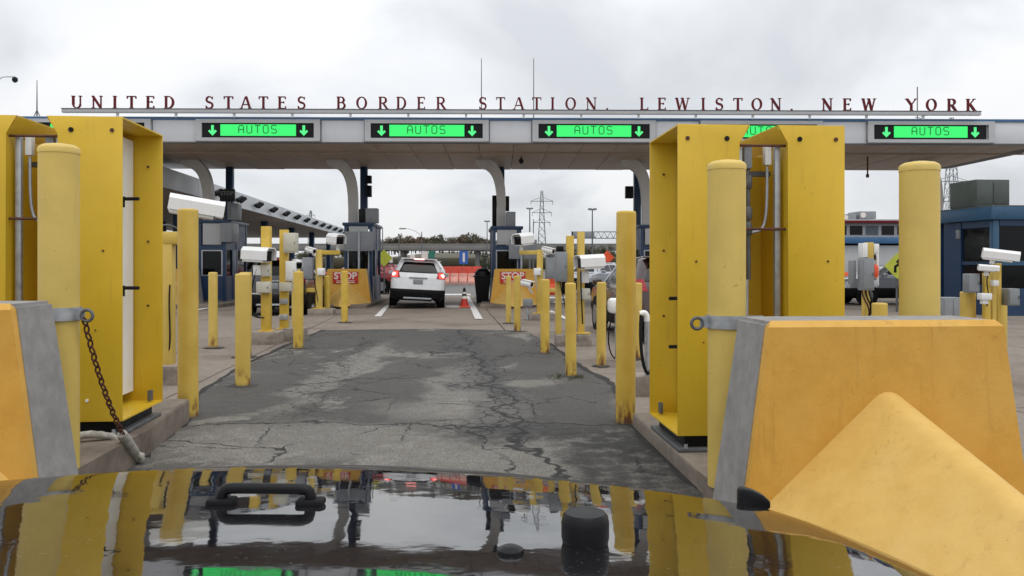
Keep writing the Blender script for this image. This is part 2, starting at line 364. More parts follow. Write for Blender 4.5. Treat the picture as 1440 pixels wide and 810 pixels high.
def asphalt():
    t = NT('cracked_asphalt'); p = t.world()
    wob = t.noise(p, 0.9, 4, 0.6, col=True)
    wv = t.vmath('SUBTRACT', wob, (0.5, 0.5, 0.5))
    sc = t.n.new('ShaderNodeVectorMath'); sc.operation = 'SCALE'; t.L(wv, sc.inputs[0]); sc.inputs['Scale'].default_value = 1.5
    q = t.vmath('ADD', p, sc.outputs[0])                       # wandering position
    def patch(cx, cy, rx, ry, soft=0.12):
        d = t.vmath('SUBTRACT', q, (cx, cy, 0)); d = t.vmath('DIVIDE', d, (rx, ry, 1)); d = t.vmath('MULTIPLY', d, (1, 1, 0))
        return t.step(t.vmath('LENGTH', d), 1-soft, 1+soft, 1, 0)
    fine = t.noise(p, 60, 5, 0.8); mid = t.noise(p, 6, 5, 0.65); big = t.noise(t.scale(p, (0.55, 0.28, 1)), 1.2, 4, 0.6, 0.6)
    worn = t.mix(t.step(fine, 0.34, 0.68), (0.07, 0.066, 0.059), (0.30, 0.283, 0.25))   # binder gone, stones show
    seal = t.mix(t.step(fine, 0.35, 0.75), (0.022, 0.0215, 0.021), (0.098, 0.093, 0.086))
    m = t.step(t.math('ADD', big, t.math('MULTIPLY', mid, 0.34)), 0.58, 0.66)
    for a in ((-1.35, 11.0, 0.75, 2.6), (-3.3, 16.4, 1.1, 1.9), (-1.6, 16.6, 1.0, 2.2), (0.75, 12.6, 0.75, 4.6), (-0.3, 15.2, 0.55, 3.2), (-3.2, 9.9, 0.75, 1.9), (-3.6, 12.6, 0.5, 1.0)):
        m = t.math('MAXIMUM', m, t.math('MULTIPLY', patch(*a), 0.93))
    for a in ((-1.7, 7.0, 1.7, 0.8), (-0.75, 10.6, 0.30, 2.2), (-2.45, 12.0, 0.28, 3.6), (-0.5, 8.6, 0.8, 0.7), (-0.2, 6.3, 0.7, 0.9), (0.35, 10.6, 0.35, 0.35)):
        m = t.math('MULTIPLY', m, t.math('SUBTRACT', 1.0, t.math('MULTIPLY', patch(*a, 0.4), 0.8)))
    c = t.mix(m, worn, seal)
    c = t.mix(t.step(mid, 0.35, 0.72, 0, 0.42), c, (0.13, 0.115, 0.097))
    fresh = t.math('MAXIMUM', patch(1.05, 6.2, 0.62, 1.55, 0.35), t.math('MULTIPLY', patch(0.35, 7.3, 0.9, 0.42, 0.4), 0.75))
    fresh = t.math('MULTIPLY', fresh, t.step(mid, 0.28, 0.55, 0.45, 1.0))
    c = t.mix(t.math('MULTIPLY', fresh, 0.85), c, t.mix(t.step(fine, 0.4, 0.8), (0.010, 0.010, 0.010), (0.06, 0.058, 0.055)))
    X, Y, _ = t.sep(p)
    QX, QY, _ = t.sep(q)
    def vor(scale, vec):
        n = t.n.new('ShaderNodeTexVoronoi'); n.feature = 'DISTANCE_TO_EDGE'; n.inputs['Scale'].default_value = scale; n.inputs['Randomness'].default_value = 1; t.L(vec, n.inputs['Vector']); return n.outputs[0]
    flat = t.vmath('MULTIPLY', q, (1, 1, 0))
    jit = t.noise(p, 14, 3, col=True); js = t.n.new('ShaderNodeVectorMath'); js.operation = 'SCALE'; t.L(jit, js.inputs[0]); js.inputs['Scale'].default_value = 0.12
    flat2 = t.vmath('ADD', t.vmath('MULTIPLY', p, (1, 0.75, 0)), js.outputs[0])
    def strip_mask(x0, k, y0, w, ya, yb):
        dx = t.math('ABSOLUTE', t.math('SUBTRACT', QX, t.math('MULTIPLY_ADD', t.math('SUBTRACT', Y, y0), k, x0)))
        return t.math('MULTIPLY', t.step(dx, w*0.4, w, 1, 0), t.math('MULTIPLY', t.step(Y, ya-0.6, ya+0.6), t.step(Y, yb-0.8, yb+0.8, 1, 0)))
    s1 = strip_mask(-0.15, -0.115, 9.0, 0.55, 7.4, 18.5); s2 = strip_mask(-2.25, -0.10, 9.0, 0.42, 8.0, 17.0)
    allig = t.math('MULTIPLY', t.math('MAXIMUM', s1, t.math('MULTIPLY', s2, 0.75)), t.step(vor(5.2, flat2), 0.014, 0.052, 1, 0))
    long1 = t.math('MULTIPLY', t.step(vor(0.36, flat), 0.0025, 0.007, 1, 0), t.step(t.noise(p, 0.5, 3), 0.46, 0.54))
    tr = t.math('ABSOLUTE', t.math('SUBTRACT', QY, 7.75)); tr = t.math('MULTIPLY', t.step(tr, 0.012, 0.036, 1, 0), t.step(t.noise(p, 1.3, 2), 0.32, 0.42))
    ln = t.math('ABSOLUTE', t.math('SUBTRACT', QX, t.math('MULTIPLY_ADD', t.math('SUBTRACT', Y, 9.0), -0.115, -0.1))); ln = t.math('MULTIPLY', t.step(ln, 0.02, 0.06, 1, 0), 1.0)
    web = t.math('MULTIPLY', t.step(vor(1.15, flat2), 0.004, 0.013, 1, 0), t.step(t.noise(p, 0.9, 3), 0.50, 0.58))
    ck = t.math('MAXIMUM', t.math('MAXIMUM', allig, long1), t.math('MAXIMUM', tr, t.math('MAXIMUM', ln, web)))
    c = t.mix(t.math('MULTIPLY', s1, 0.55), c, (0.060, 0.056, 0.056))
    c = t.mix(t.math('MULTIPLY', ck, 0.96), c, (0.007, 0.007, 0.007))
    t.L(c, t.b.inputs['Base Color']); t.L(t.step(mid, 0.2, 0.8, 0.72, 0.95), t.b.inputs['Roughness'])
    t.bump(t.math('SUBTRACT', t.math('MULTIPLY_ADD', fine, 0.8, t.math('MULTIPLY', mid, 0.6)), t.math('MULTIPLY', ck, 3.0)), 0.5, 0.008)
    return t.m
M['asphalt'] = asphalt()
def hoodmat():
    t = NT('black_car_paint'); t.b.inputs['Base Color'].default_value = (0.012, 0.012, 0.014, 1)
    t.b.inputs['Roughness'].default_value = 0.03; t.b.inputs['IOR'].default_value = 3.7
    v = t.coord(); w = t.noise(v, 5.0, 2, 0.4); dr = t.noise(v, 160, 2)
    t.L(t.mix(t.step(dr, 0.66, 0.72, 0, 0.9), (0.010, 0.010, 0.012), (0.11, 0.105, 0.095)), t.b.inputs['Base Color'])
    t.L(t.step(t.noise(v, 9, 4), 0.3, 0.8, 0.02, 0.06), t.b.inputs['Roughness'])
    wf = t.noise(v, 22.0, 2, 0.5)
    t.bump(t.math('ADD', w, t.math('MULTIPLY', wf, 0.10)), 0.075, 0.02); return t.m
M['hood'] = hoodmat()

# ================================================================ ground, lanes, kerbs
def sheet(name, poly, z, mat):
    b = MB(); b.add([(x, y, z) for x, y in poly], [list(range(len(poly)))])
    o = b.build(name, mat); 
    if o.data.polygons[0].normal.z < 0: o.data.flip_normals()
    return kind(o, 'structure')
sheet('ground', [(-900, -60), (900, -60), (900, 1800), (-900, 1800)], -0.09, M['grass'])
sheet('plaza_pavement', [(-120, -30), (120, -30), (120, 150), (-120, 150)], -0.045, M['plaza'])
apron = sheet('concrete_apron', [(-40, -12), (40, -12), (40, 41), (-40, 41)], -0.035, M['bed'])
slab_me = {}
for i in range(-7, 8):
    for j in range(-2, 9):
        u, v = -0.9+i*4.6, 1.5+j*4.55
        x = u*math.cos(LANE)-v*math.sin(LANE); y = u*math.sin(LANE)+v*math.cos(LANE)
        if abs(x) > 34 or y > 40 or y < -8: continue
        k = rnd.randrange(3)
        if k not in slab_me:
            slab_me[k] = MB().box((0, 0, -0.02), (4.575, 4.525, 0.04), bev=0.008).mesh('slab', M['apron'])
        o = link('slab', slab_me[k], apron, (x, y, -0.004-0.003*rnd.random()), LANE)
def ragged(a, n=7, amp=0.05):
    o = []
    for i in range(len(a)-1):
        for k in range(n):
            t = k/n; o.append((a[i][0]*(1-t)+a[i+1][0]*t+rnd.uniform(-amp, amp), a[i][1]*(1-t)+a[i+1][1]*t))
    return o+[a[-1]]
left_e = [(-2.35, -10), (-2.55, 2.5), (-2.96, 6.6), (-3.3, 8.2), (-3.74, 9.8), (-4.03, 11.9), (-4.26, 15.8), (-4.35, 18.9)]
right_e = [(1.3, -10), (1.42, 3), (1.28, 5.6), (1.13, 7.8), (1.27, 9.2), (1.25, 10.7), (1.0, 12.5), (0.72, 15.8), (0.35, 18.7)]
far_e = [(-4.35, 18.9), (-1.8, 19.3), (0.35, 18.7)]
poly = ragged(left_e)[:-1]+ragged(far_e, 12, 0.02)[:-1]+ragged(right_e)[::-1]
# a sheet of triangles so the ragged outline stays flat
bm = bmesh.new(); vs = [bm.verts.new((x, y, 0.004)) for x, y in poly]; f = bm.faces.new(vs)
bmesh.ops.triangulate(bm, faces=[f]); bmesh.ops.recalc_face_normals(bm, faces=bm.faces)
if sum(f.normal.z for f in bm.faces) < 0: bmesh.ops.reverse_faces(bm, faces=bm.faces)
me = bpy.data.meshes.new('asphalt_lane'); bm.to_mesh(me); bm.free(); me.materials.append(M['asphalt'])
kind(link('asphalt_lane', me), 'structure')
def seam(path, w):
    """dark open joint between the asphalt and the concrete beside it"""
    q = ragged(path, 9, 0.03); b = MB()
    for i, (x, y) in enumerate(q):
        k = w*rnd.uniform(0.35, 1.3); b.v += [(x-k, y, 0.008), (x+k, y+0.01, 0.008)]
    for i in range(len(q)-1): b.f.append((2*i, 2*i+1, 2*i+3, 2*i+2)); b.sm.append(False)
    o = b.build('joint_seam', M['crack'], recalc=False)
    if o.data.polygons[0].normal.z < 0: o.data.flip_normals()
    return kind(o, 'structure')
seam([(-3.3, 8.2)]+left_e[4:], 0.045); seam(right_e[4:8], 0.05); seam([(1.28, 5.6), (1.13, 7.8)], 0.05); seam([(-2.96, 6.5), (-3.2, 8.1)], 0.05)
def line(pts, z=0.012):
    sheet('lane_marking', [G(*p)[:2] for p in pts], z, M['line'])
line([(526, 445.5), (536, 445.5), (548, 429.5), (543, 429.5)])
line([(668, 449), (679, 449), (660, 417), (654.5, 417)])
line([(627, 433), (647, 433), (644, 429.5), (626, 429.5)])
line([(600, 415.5), (662, 415.5), (661, 413.5), (600, 413.5)])
line([(270, 438.5), (274, 436), (329, 425), (332, 426)])
line([(391, 446), (393, 442.5), (441, 430), (443, 432)])
line([(771, 438), (776, 437), (799, 448), (797, 451)])
for yy, x0, x1 in ((413, 771, 801), (418.5, 773, 806), (425, 778, 812), (405, 872, 892), (409, 872, 894)):
    line([(x0, yy+1.6), (x1, yy+1.2), (x1, yy-0.6), (x0, yy-0.6)])
def island(poly, h, name='traffic_island'):
    a = sum(poly[i][0]*poly[(i+1) % len(poly)][1]-poly[(i+1) % len(poly)][0]*poly[i][1] for i in range(len(poly)))
    if a < 0: poly = poly[::-1]
    return kind(MB().prism(poly, h+0.06, 'z', -0.06, 0.025).build(name, M['kerb']), 'structure')
LZ, RZ = 0.22, 0.13
island([(-2.45, 1.2), (-2.62, 3.0), (-2.75, 4.6), (-2.90, 6.4), (-3.16, 8.02), (-4.3, 8.15), (-4.75, 6.4), (-4.6, 1.2)], LZ)
island([(1.48, 1.0), (1.40, 3.0), (1.36, 4.6), (1.27, 5.6), (1.14, 7.75), (2.4, 7.9), (2.75, 6.0), (3.05, 1.0)], RZ)

# ================================================================ crash barriers (block + pyramid nose)
def barrier(label, loc, rz=0.0, nose=2.84, group=None, h=1.10, sc=1.0):
    t = thing('crash_barrier', label, 'barrier', loc, rz, group)
    a, b = 0.83*sc, 0.675*sc; T = 0.5
    blk = MB(); v = [(-a, 0, -0.03), (a, 0, -0.03), (a, T, -0.03), (-a, T, -0.03), (-b, 0.03, h), (b, 0.03, h), (b, T-0.03, h), (-b, T-0.03, h)]
    bm = bmesh.new(); bv = [bm.verts.new(p) for p in v]
    for q in ((0, 3, 2, 1), (4, 5, 6, 7), (0, 1, 5, 4), (1, 2, 6, 5), (2, 3, 7, 6), (3, 0, 4, 7)): bm.faces.new([bv[i] for i in q])
    bmesh.ops.bevel(bm, geom=list(bm.edges), offset=0.02, segments=2, affect='EDGES'); bm.verts.index_update()
    blk.add([x.co.copy() for x in bm.verts], [[x.index for x in f.verts] for f in bm.faces], True); bm.free()
    blk.build('concrete_block', M['conc'], t)
    # painted front slab with a chamfered top edge
    c = 0.03
    fz = [(-a+0.004, -0.022, -0.03), (a-0.004, -0.022, -0.03), (b-0.004, -0.004, h-c), (-b+0.004, -0.004, h-c), (b-0.03, 0.035, h+0.004), (-b+0.03, 0.035, h+0.004),
          (-a+0.004, 0.06, -0.03), (a-0.004, 0.06, -0.03), (b-0.004, 0.06, h-c), (-b+0.004, 0.06, h-c)]
    MB().add(fz, [(0, 1, 2, 3), (3, 2, 4, 5), (1, 7, 8, 2), (0, 3, 9, 6), (2, 8, 4), (3, 5, 9)]).build('painted_face', M['barrier'], t)
    ap = 0.755*h/1.10
    n = MB(); NR, K = 10, 9
    for i in range(NR+1):                       # rounded ridge running out to a point
        q = (i/NR)**0.9*0.985; w_ = a*1.02*(1-q); h_ = (ap+0.03)*(1-q); y = -nose*q
        f = min(0.5, 0.10/(1-q)); sec = [(-w_, 0)]
        p0, p1, p2 = (-w_*f, h_*(1-f)), (0, h_), (w_*f, h_*(1-f))
        for k in range(K+1):
            s = k/K; sec.append((p0[0]*(1-s)**2+2*s*(1-s)*p1[0]+p2[0]*s*s, p0[1]*(1-s)**2+2*s*(1-s)*p1[1]+p2[1]*s*s))
        sec.append((w_, 0)); n.v += [(x, y, -0.03+z) for x, z in sec]
    m = K+3
    for i in range(NR):
        for k in range(m-1): n.f.append((i*m+k, i*m+k+1, (i+1)*m+k+1, (i+1)*m+k)); n.sm.append(True)
    n.f.append(tuple(NR*m+k for k in range(m))); n.sm.append(False)
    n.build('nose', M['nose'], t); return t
barrier('big yellow concrete crash barrier with a sloping nose beside the dark car hood', (2.065, 4.5, RZ), 0.075)
barrier('yellow crash barrier whose bare grey concrete end faces the lane, by the chained bollard', (-3.455, 4.5, LZ), 0.075)

# ================================================================ bollards
def bollard_mesh(r, h, mat, cap=0.02):
    pr = [(r, -0.04), (r, h*0.25), (r, h*0.5), (r, h-cap*1.2), (r*0.985, h-cap*0.6), (r*0.90, h-cap*0.12), (r*0.6, h+cap*0.1), (r*0.15, h+cap*0.2)]
    return MB().lathe(pr, 28).mesh('post', mat)
def sleeve_bollard(px, z0, ytop, label):
    d = 5.3; x = gx(px, d); h = gz(ytop, d)-z0
    t = thing('bollard', label, 'bollard', (x, d, z0), 0, 'thick sleeved bollards behind the crash barriers')
    r = 0.121
    MB().lathe([(r, -0.02), (r, h*.3), (r, h*.6), (r, h-0.05)], 32).build('post', M['sleeve'], t)
    MB().lathe([(r+0.003, h-0.052), (r+0.003, h-0.022), (r*0.95, h-0.008), (r*0.78, h+0.004), (r*0.4, h+0.012), (0.01, h+0.014)], 32).build('cap', M['sleeve'], t)
    return t, h
def strap(t, z, side):
    b = MB(); n = 28; r = 0.126
    o = [(r*math.cos(2*PI*i/n), r*math.sin(2*PI*i/n)) for i in range(n+1)]
    vs = [(x*k, y*k, z+q) for x, y in o for k, q in ((1, -0.042), (1, 0.042), (1.07, 0.042), (1.07, -0.042))]
    b.add(vs, [[i*4+j, i*4+(j+1) % 4, i*4+4+(j+1) % 4, i*4+4+j] for i in range(n) for j in range(4)])
    b.box((-side*0.155, -0.06, z), (0.12, 0.016, 0.084)); b.box((side*0.15, -0.03, z), (0.06, 0.016, 0.07))
    br = b.build('strap_bracket', M['galv'], t)
    MB().lathe([(0.012, -0.012), (0.012, 0.0)], 8, (-side*0.19, -0.068, z), 'y').build('bolt', M['galvdark'], br)
    MB().torus((side*0.20, -0.035, z-0.01), 0.036, 0.011, Matrix.Rotation(PI/2, 3, 'X')).build('ring', M['galvdark'], t)
tl, hl = sleeve_bollard(83, LZ, 205, 'thick cream yellow bollard with the steel strap that holds the rusty chain')
strap(tl, gz(441, 5.3)-LZ, 1)
tr_, hr = sleeve_bollard(1022, RZ, 228, 'thick cream yellow bollard with an empty ring on its strap, before the open scanner cabinet')
strap(tr_, gz(452, 5.3)-RZ, -1)
sleeve_bollard(1293, RZ, 230, 'thick cream yellow bollard standing alone in front of the blue building')
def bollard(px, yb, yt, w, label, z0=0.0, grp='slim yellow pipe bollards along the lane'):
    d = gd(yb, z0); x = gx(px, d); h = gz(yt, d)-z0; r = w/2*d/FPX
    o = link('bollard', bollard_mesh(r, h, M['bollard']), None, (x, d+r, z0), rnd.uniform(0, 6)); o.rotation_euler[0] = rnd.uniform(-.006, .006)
    q = random.Random(int(px)); n_ = 18; c_ = MB(); rr = [r*q.uniform(1.25, 2.3) for _ in range(n_)]
    if px not in (259, 881.5):
        c_.v = [(rr[i]*1.25*math.cos(2*PI*i/n_), rr[i]*math.sin(2*PI*i/n_), 0.005) for i in range(n_)]+[(r*0.9*math.cos(2*PI*i/n_), r*0.9*math.sin(2*PI*i/n_), 0.022) for i in range(n_)]
        c_.f = [(i, (i+1) % n_, n_+(i+1) % n_, n_+i) for i in range(n_)]; c_.sm = [True]*n_
        kind(c_.build('tar_patch', M['tar'], None, (x, d+r, 0.0)), 'structure')
    return tag(o, label, 'bollard', grp)
bollard(259, 588, 293, 28, 'tall yellow pipe bollard at the kerb end beside the white-panelled scanner cabinet')
bollard(881.5, 597, 296, 28, 'tall yellow pipe bollard with rust at its foot beside the right scanner opening')
bollard(338, 545, 385, 21, 'short yellow bollard standing in the asphalt in front of the twin camera posts')
bollard(342, 503, 383, 17, 'short yellow bollard half hidden behind the one in the asphalt edge')
bollard(297.5, 490, 383, 12.5, 'short yellow bollard alone on concrete in front of the blue booth with a cooling unit')
bollard(417.5, 491, 382, 14, 'short yellow bollard at the asphalt edge to the right of the white junction box')
bollard(415, 470, 379, 12.5, 'short yellow bollard joined by a bar to the camera post before the STOP barrier')
bollard(483.5, 454, 381, 9.5, 'short yellow bollard standing across the middle of the STOP barrier')
bollard(459, 440, 388, 8.5, 'thin yellow bollard between the L shaped camera post and the STOP barrier')
bollard(803.5, 531, 398, 15.5, 'short yellow bollard with weeds growing round its foot')
bollard(766.5, 498, 393, 13, 'short yellow bollard at the asphalt edge, next after the one with weeds')
bollard(846, 516, 397, 13.5, 'short yellow bollard on concrete in front of the maroon car')
bollard(727.5, 467, 388, 9.5, 'short yellow bollard in front of the right hand STOP barrier, nearer of the pair')
bollard(715, 455, 388, 7.5, 'short yellow bollard in front of the right hand STOP barrier, farther of the pair')
bollard(897, 506, 398, 13, 'short yellow bollard mostly hidden behind the tall rusty-footed one')
for px, yt, w in ((1361, 410, 20), (1394, 412, 17)):
    d = 11.5; o = link('bollard', bollard_mesh(w/2*d/FPX, gz(yt, d), M['bollard']), None, (gx(px, d), d, 0))
    tag(o, 'stubby yellow bollard below the white bullet cameras, '+('the wider of the two' if px < 1380 else 'the narrower of the two'), 'bollard', 'slim yellow pipe bollards along the lane')
d = 11.0; o = link('bollard', bollard_mesh(0.10, gz(440-14, d), M['bollard']), None, (gx(1237, d), d, 0)); tag(o, 'stubby yellow bollard under the grey enclosure post next to the scanner cabinet', 'bollard', 'slim yellow pipe bollards along the lane')
d = 12.3; o = link('bollard', bollard_mesh(0.07, gz(406, d), M['bollard']), None, (gx(1409, d), d, 0)); tag(o, 'short yellow bollard beside the grey box right of the bullet cameras', 'bollard', 'slim yellow pipe bollards along the lane')
# weeds
wb = MB()
c0 = G(800, 533)
for i in range(150):
    a = rnd.uniform(0, 2*PI); r_ = rnd.uniform(0.09, 0.26)*(1.35 if math.cos(a) < 0 else 0.75); x, y = c0.x+0.03+math.cos(a)*r_, c0.y+0.1+math.sin(a)*r_*0.8
    l = rnd.uniform(0.02, 0.07); b2 = rnd.uniform(0, 2*PI); dx, dy = math.cos(b2)*.006, math.sin(b2)*.006; lx, ly = rnd.uniform(-.04, .04), rnd.uniform(-.04, .04)
    wb.add([(x-dx, y-dy, 0.004), (x+dx, y+dy, 0.004), (x+lx, y+ly, l)], [(0, 1, 2)])
M['weed'] = paint('weed_green', (0.06, 0.075, 0.025), 0.7, 0.3, 10)
kind(wb.build('weeds', M['weed'], recalc=False), 'stuff')

# ================================================================ chain from the left strap
ch = thing('chain', 'rusty barrier chain hanging slack from a strapped bollard, its lower end sheathed in dirty hose', 'chain', (0, 0, 0))
A = Vector((gx(118, 5.26), 5.26, gz(447, 5.26))); B = Vector((gx(206, 6.45), 6.33, 0.03))
def cpt(t): p = A.lerp(B, t); p.z -= 0.10*4*t*(1-t); p.x -= 0.02*4*t*(1-t); return p
lk_me = MB().torus((0, 0, 0), 0.0185, 0.0062, None, 12, 6, 1.75).mesh('link', M['rust'])
tot = (B-A).length; n = int(tot*0.74/0.052)
for i in range(n):
    t = (i+0.5)/n*0.74; p = cpt(t); q = (cpt(t+0.01)-cpt(t-0.01)).normalized()
    R3 = q.to_track_quat('X', 'Z').to_matrix() @ Matrix.Rotation(0.45+(PI/2 if i % 2 else 0), 3, 'X')
    o = link('link', lk_me, ch, p); o.rotation_euler = R3.to_euler()
pts = [cpt(0.70+0.30*k/10) for k in range(11)]; rr = [0.038+0.005*rnd.uniform(-1, 1) for _ in pts]
MB().tube([p+Vector((rnd.uniform(-.006, .006), 0, rnd.uniform(-.006, .006))) for p in pts], rr, 12).build('hose_sleeve', M['rope'], ch)
pts = [Vector((-2.84, 6.28, 0.06)), Vector((-2.93, 6.22, 0.14)), Vector((-3.02, 6.16, 0.245)), Vector((-3.14, 6.1, 0.275)), Vector((-3.3, 6.02, 0.262)), Vector((-3.5, 5.98, 0.262))]
pts = [pts[0]]+[pts[i].lerp(pts[i+1], k/4) for i in range(5) for k in range(1, 5)]
MB().tube(pts, [0.028+0.005*rnd.uniform(-1, 1) for _ in pts], 10).build('hose_tail', M['rope'], ch)

# ================================================================ scanner cabinets (drive-through portal)
def portal(label, loc, rz, s, h):
    """local x away from the lane (times s), y along it; near lane-side lower corner at the origin"""
    t = thing('scanner_cabinet', label, 'scanner cabinet', loc, rz, 'yellow drive-through scanner cabinets')
    W, Dp, g0, g1, T = 1.29, 0.92, 0.47, 0.85, 0.012
    X = lambda x: s*x
    def pr(poly, d, a, off, name, mat, bev=0.0, par=t):
        if a == 'x':
            return MB().prism(poly, s*d, 'x', s*off, bev).build(name, mat, par)
        return MB().prism([(X(p[0]), p[1]) for p in poly], d, a, off, bev).build(name, mat, par)
    for (x0, x1, inner, o) in ((0.0, g0, g0, 0.0), (g1, W, g1, W)):
        top_in = inner+(0.085 if inner == g0 else -0.085)
        pl = [(x0, 0), (x1, 0), (x1, h-0.135), (top_in, h-0.0), (x0, h)] if inner == g0 else [(x0, 0), (x1, 0), (x1, h), (top_in, h), (x0, h-0.135)]
        pr(pl, T, 'y', 0.0, 'front_plate', M['yellow'], 0.004)
        pr(pl, T, 'y', Dp-T, 'rear_plate', M['yellow'], 0.004)
        # inner wall with the flange bent over the gap
        iw = inner-(T if inner == g0 else 0)
        pr([(T, 0), (Dp-T, 0), (Dp-T, h-0.135), (T, h-0.135)], T, 'x', iw, 'inner_wall', M['yellow'])
        pr([(inner, h-0.137), (top_in, h-0.002), (top_in, h-0.014), (inner+(0.0 if inner == g0 else 0.0), h-0.152)], Dp-2*T, 'y', T, 'flange', M['yellow'])
        xa, xb = min(o, inner), max(o, inner)
        pr([(xa, T), (xb, T), (xb, Dp-T), (xa, Dp-T)], T, 'z', h-T-0.001, 'top_plate', M['yellow'])
        pr([(xa, T), (xb, T), (xb, Dp-T), (xa, Dp-T)], T, 'z', 0.0, 'bottom_plate', M['yellow'])
        # recessed detector panel
        px = o+(0.24 if inner == g0 else -0.24-0.02)
        dp = pr([(0.03, 0.10), (Dp-0.03, 0.10), (Dp-0.03, h-0.06), (0.03, h-0.06)], 0.02, 'x', px, 'detector_panel', M['white'])
        dx = -1 if inner == g0 else 1
        for zz_ in ((0.26*h, 0.43*h) if s > 0 else (0.43*h, 0.75*h)):
            for yy in (0.62,):
                x = px+(0 if dx < 0 else 0.02)
                MB().tube([(X(x), yy, zz_), (X(x+dx*0.15), yy-0.02, zz_)], 0.015, 8).tube([(X(x+dx*0.02), yy, zz_+0.02), (X(x+dx*0.02), yy, zz_-0.07)], 0.010, 6).build('latch_handle', M['black'], dp)
        # plugs and bolts on the front plate
        for fx, fz, r, mt in ((0.16, 0.955, 0.016, 'rust'), (0.80, 0.955, 0.019, 'black'), (0.3, 0.56, 0.008, 'rust'), (0.55, 0.07, 0.012, 'white'), (0.42, 0.30, 0.006, 'rust')):
            x = x0+(x1-x0)*(fx if inner == g0 else 1-fx)
            MB().lathe([(r, -0.006), (r, 0.003)], 12, (X(x), -0.001, h*fz), 'y').build('bolt', M[mt], t)
        # far plate bolts seen in the recess
        for fz in (0.88, 0.60, 0.36):
            MB().lathe([(0.010, -0.006), (0.010, 0.002)], 10, (X(o+(-dx)*0.12), Dp-T-0.004, h*fz), 'y').build('bolt', M['rust'], t)
        MB().box((X(o-dx*0.07), Dp-0.11, 0.07), (0.03, 0.06, 0.09), bev=0.004).build('foot_clip', M['galvdark'], t)
    # gap: sill plate, door, conduits
    pr([(g0, Dp*0.62), (g1, Dp*0.62), (g1, Dp*0.62+0.01), (g0, Dp*0.62+0.01)], h-0.19, 'z', 0.02, 'gap_door', M['yellow'])
    for zz_ in (h-0.15, h*0.665):
        MB().tube([(X(g0-0.03), 0.05, zz_), (X(g1+0.03), 0.05, zz_)], 0.010, 8).build('cross_rod', M['rust'], t)
    MB().box((X((g0+g1)/2), 0.30, h-0.34), (g1-g0-0.06, 0.05, 0.04)).build('cross_bar', M['galvdark'], t)
    MB().box((X((g0+g1)/2), 0.40, h-0.26), (0.03, 0.03, 0.24)).build('hanger', M['galvdark'], t)
    for x, y, z0, z1, w in ((g1-0.05, 0.10, h*0.36, h-0.14, 0.042), (g0+0.035, 0.10, h*0.5, h-0.16, 0.036)):
        MB().box((X(x), y, (z0+z1)/2), (w, 0.04, z1-z0), bev=0.004).build('strut_channel', M['galv'], t)
    MB().box((X(g0+0.10), 0.11, h-0.235), (0.062, 0.06, 0.17), bev=0.006).build('conduit_box', M['greybox'], t)
    MB().box((X(g1-0.115), 0.13, h-0.215), (0.05, 0.06, 0.15), bev=0.006).build('conduit_box', M['housing'], t)
    MB().tube([(X(g0+0.115), 0.14, h-0.30), (X(g0+0.12), 0.15, h-0.5), (X(g0+0.125), 0.15, h*0.5)], 0.019, 10).build('conduit', M['galvdark'], t)
    MB().tube([(X(g0+0.105), 0.14, h*0.5), (X(g0+0.105), 0.14, 0.05)], 0.017, 10).build('conduit', M['galv'], t)
    for zz_ in (h-0.42, h-0.66, h-0.78):
        MB().lathe([(0.028, -0.05), (0.034, -0.04), (0.034, 0.04), (0.028, 0.05)], 12, (X(g0+0.12), 0.15, zz_)).build('conduit_fitting', M['galvdark'], t)
    c = bez((X(g1-0.115), 0.13, h-0.30), (X(g1-0.115), 0.13, h-0.72), (X(g1-0.12), 0.14, h-0.79), (X(g1-0.2), 0.14, h-0.80), 10)+[Vector((X(g0+0.13), 0.15, h-0.815))]
    MB().tube(c, 0.012, 8).build('conduit', M['galv'], t)
    c = bez((X(g0+0.10), 0.10, h-0.33), (X(g0+0.10), 0.06, h-0.50), (X(g0+0.03), 0.05, h-0.47), (X(g0-0.0), 0.03, h-0.52), 8)
    MB().tube(c, 0.008, 6).build('cable', M['galvdark'], t)
    # base frame
    b = MB().box((X(W/2), Dp/2-0.02, -0.045), (W*0.90, Dp*0.86, 0.09)); b.build('base_frame', M['black'], t)
    MB().box((X(W/2), Dp/2-0.03, -0.105), (W*1.0, Dp*0.98, 0.03), bev=0.006).build('base_plate', M['galvdark'], t)
    for k in range(3):
        MB().lathe([(0.014, 0), (0.014, 0.03)], 8, (X(0.06+k*0.55), -0.01, -0.09)).build('anchor_bolt', M['galv'], t)
    return t
portal('yellow scanner cabinet with a white panel in its lane side, behind the chained bollard', (-2.978, 6.25, LZ+0.12), 0.088, -1, 2.33)
portal('yellow scanner cabinet with conduits in its central gap, behind the big crash barrier', (1.244, 6.14, RZ+0.12), 0.062, 1, 2.345)

# ================================================================ inspection canopy over the lanes
GD = 27.3
gan = thing('canopy', 'long flat station canopy with pale fascia panels and brown soffit spanning all the lanes', 'canopy', (-2.85, GD, 0), 0.017)
gl = lambda px: gx(px, GD)+2.85
gzz = lambda py: gz(py, GD)
ZB, ZT = 5.585, 6.32
signs_px = [(-193, -18), (42, 217), (278, 452), (513, 688), (748, 923), (985, 1160), (1223, 1405)]
edges = [-330]+[e for p in signs_px for e in p]+[1455, 1513]
pl = {}
for a, b in zip(edges[:-1], edges[1:]):
    x0, x1 = gl(a), gl(b)
    MB().box(((x0+x1)/2, 0.03, (ZB+ZT)/2), (x1-x0-0.025, 0.06, ZT-ZB), bev=0.008).build('fascia_panel', M['fascia'], gan)
XL, XR = gl(-330), gl(1513)
MB().box(((XL+XR)/2, 3.7, 5.98), (XR-XL-0.06, 7.2, 0.72)).build('roof_deck', M['galvdark'], gan)
MB().box(((XL+XR)/2, -0.015, 6.355), (XR-XL, 0.05, 0.085)).build('blue_band', M['blueband'], gan)
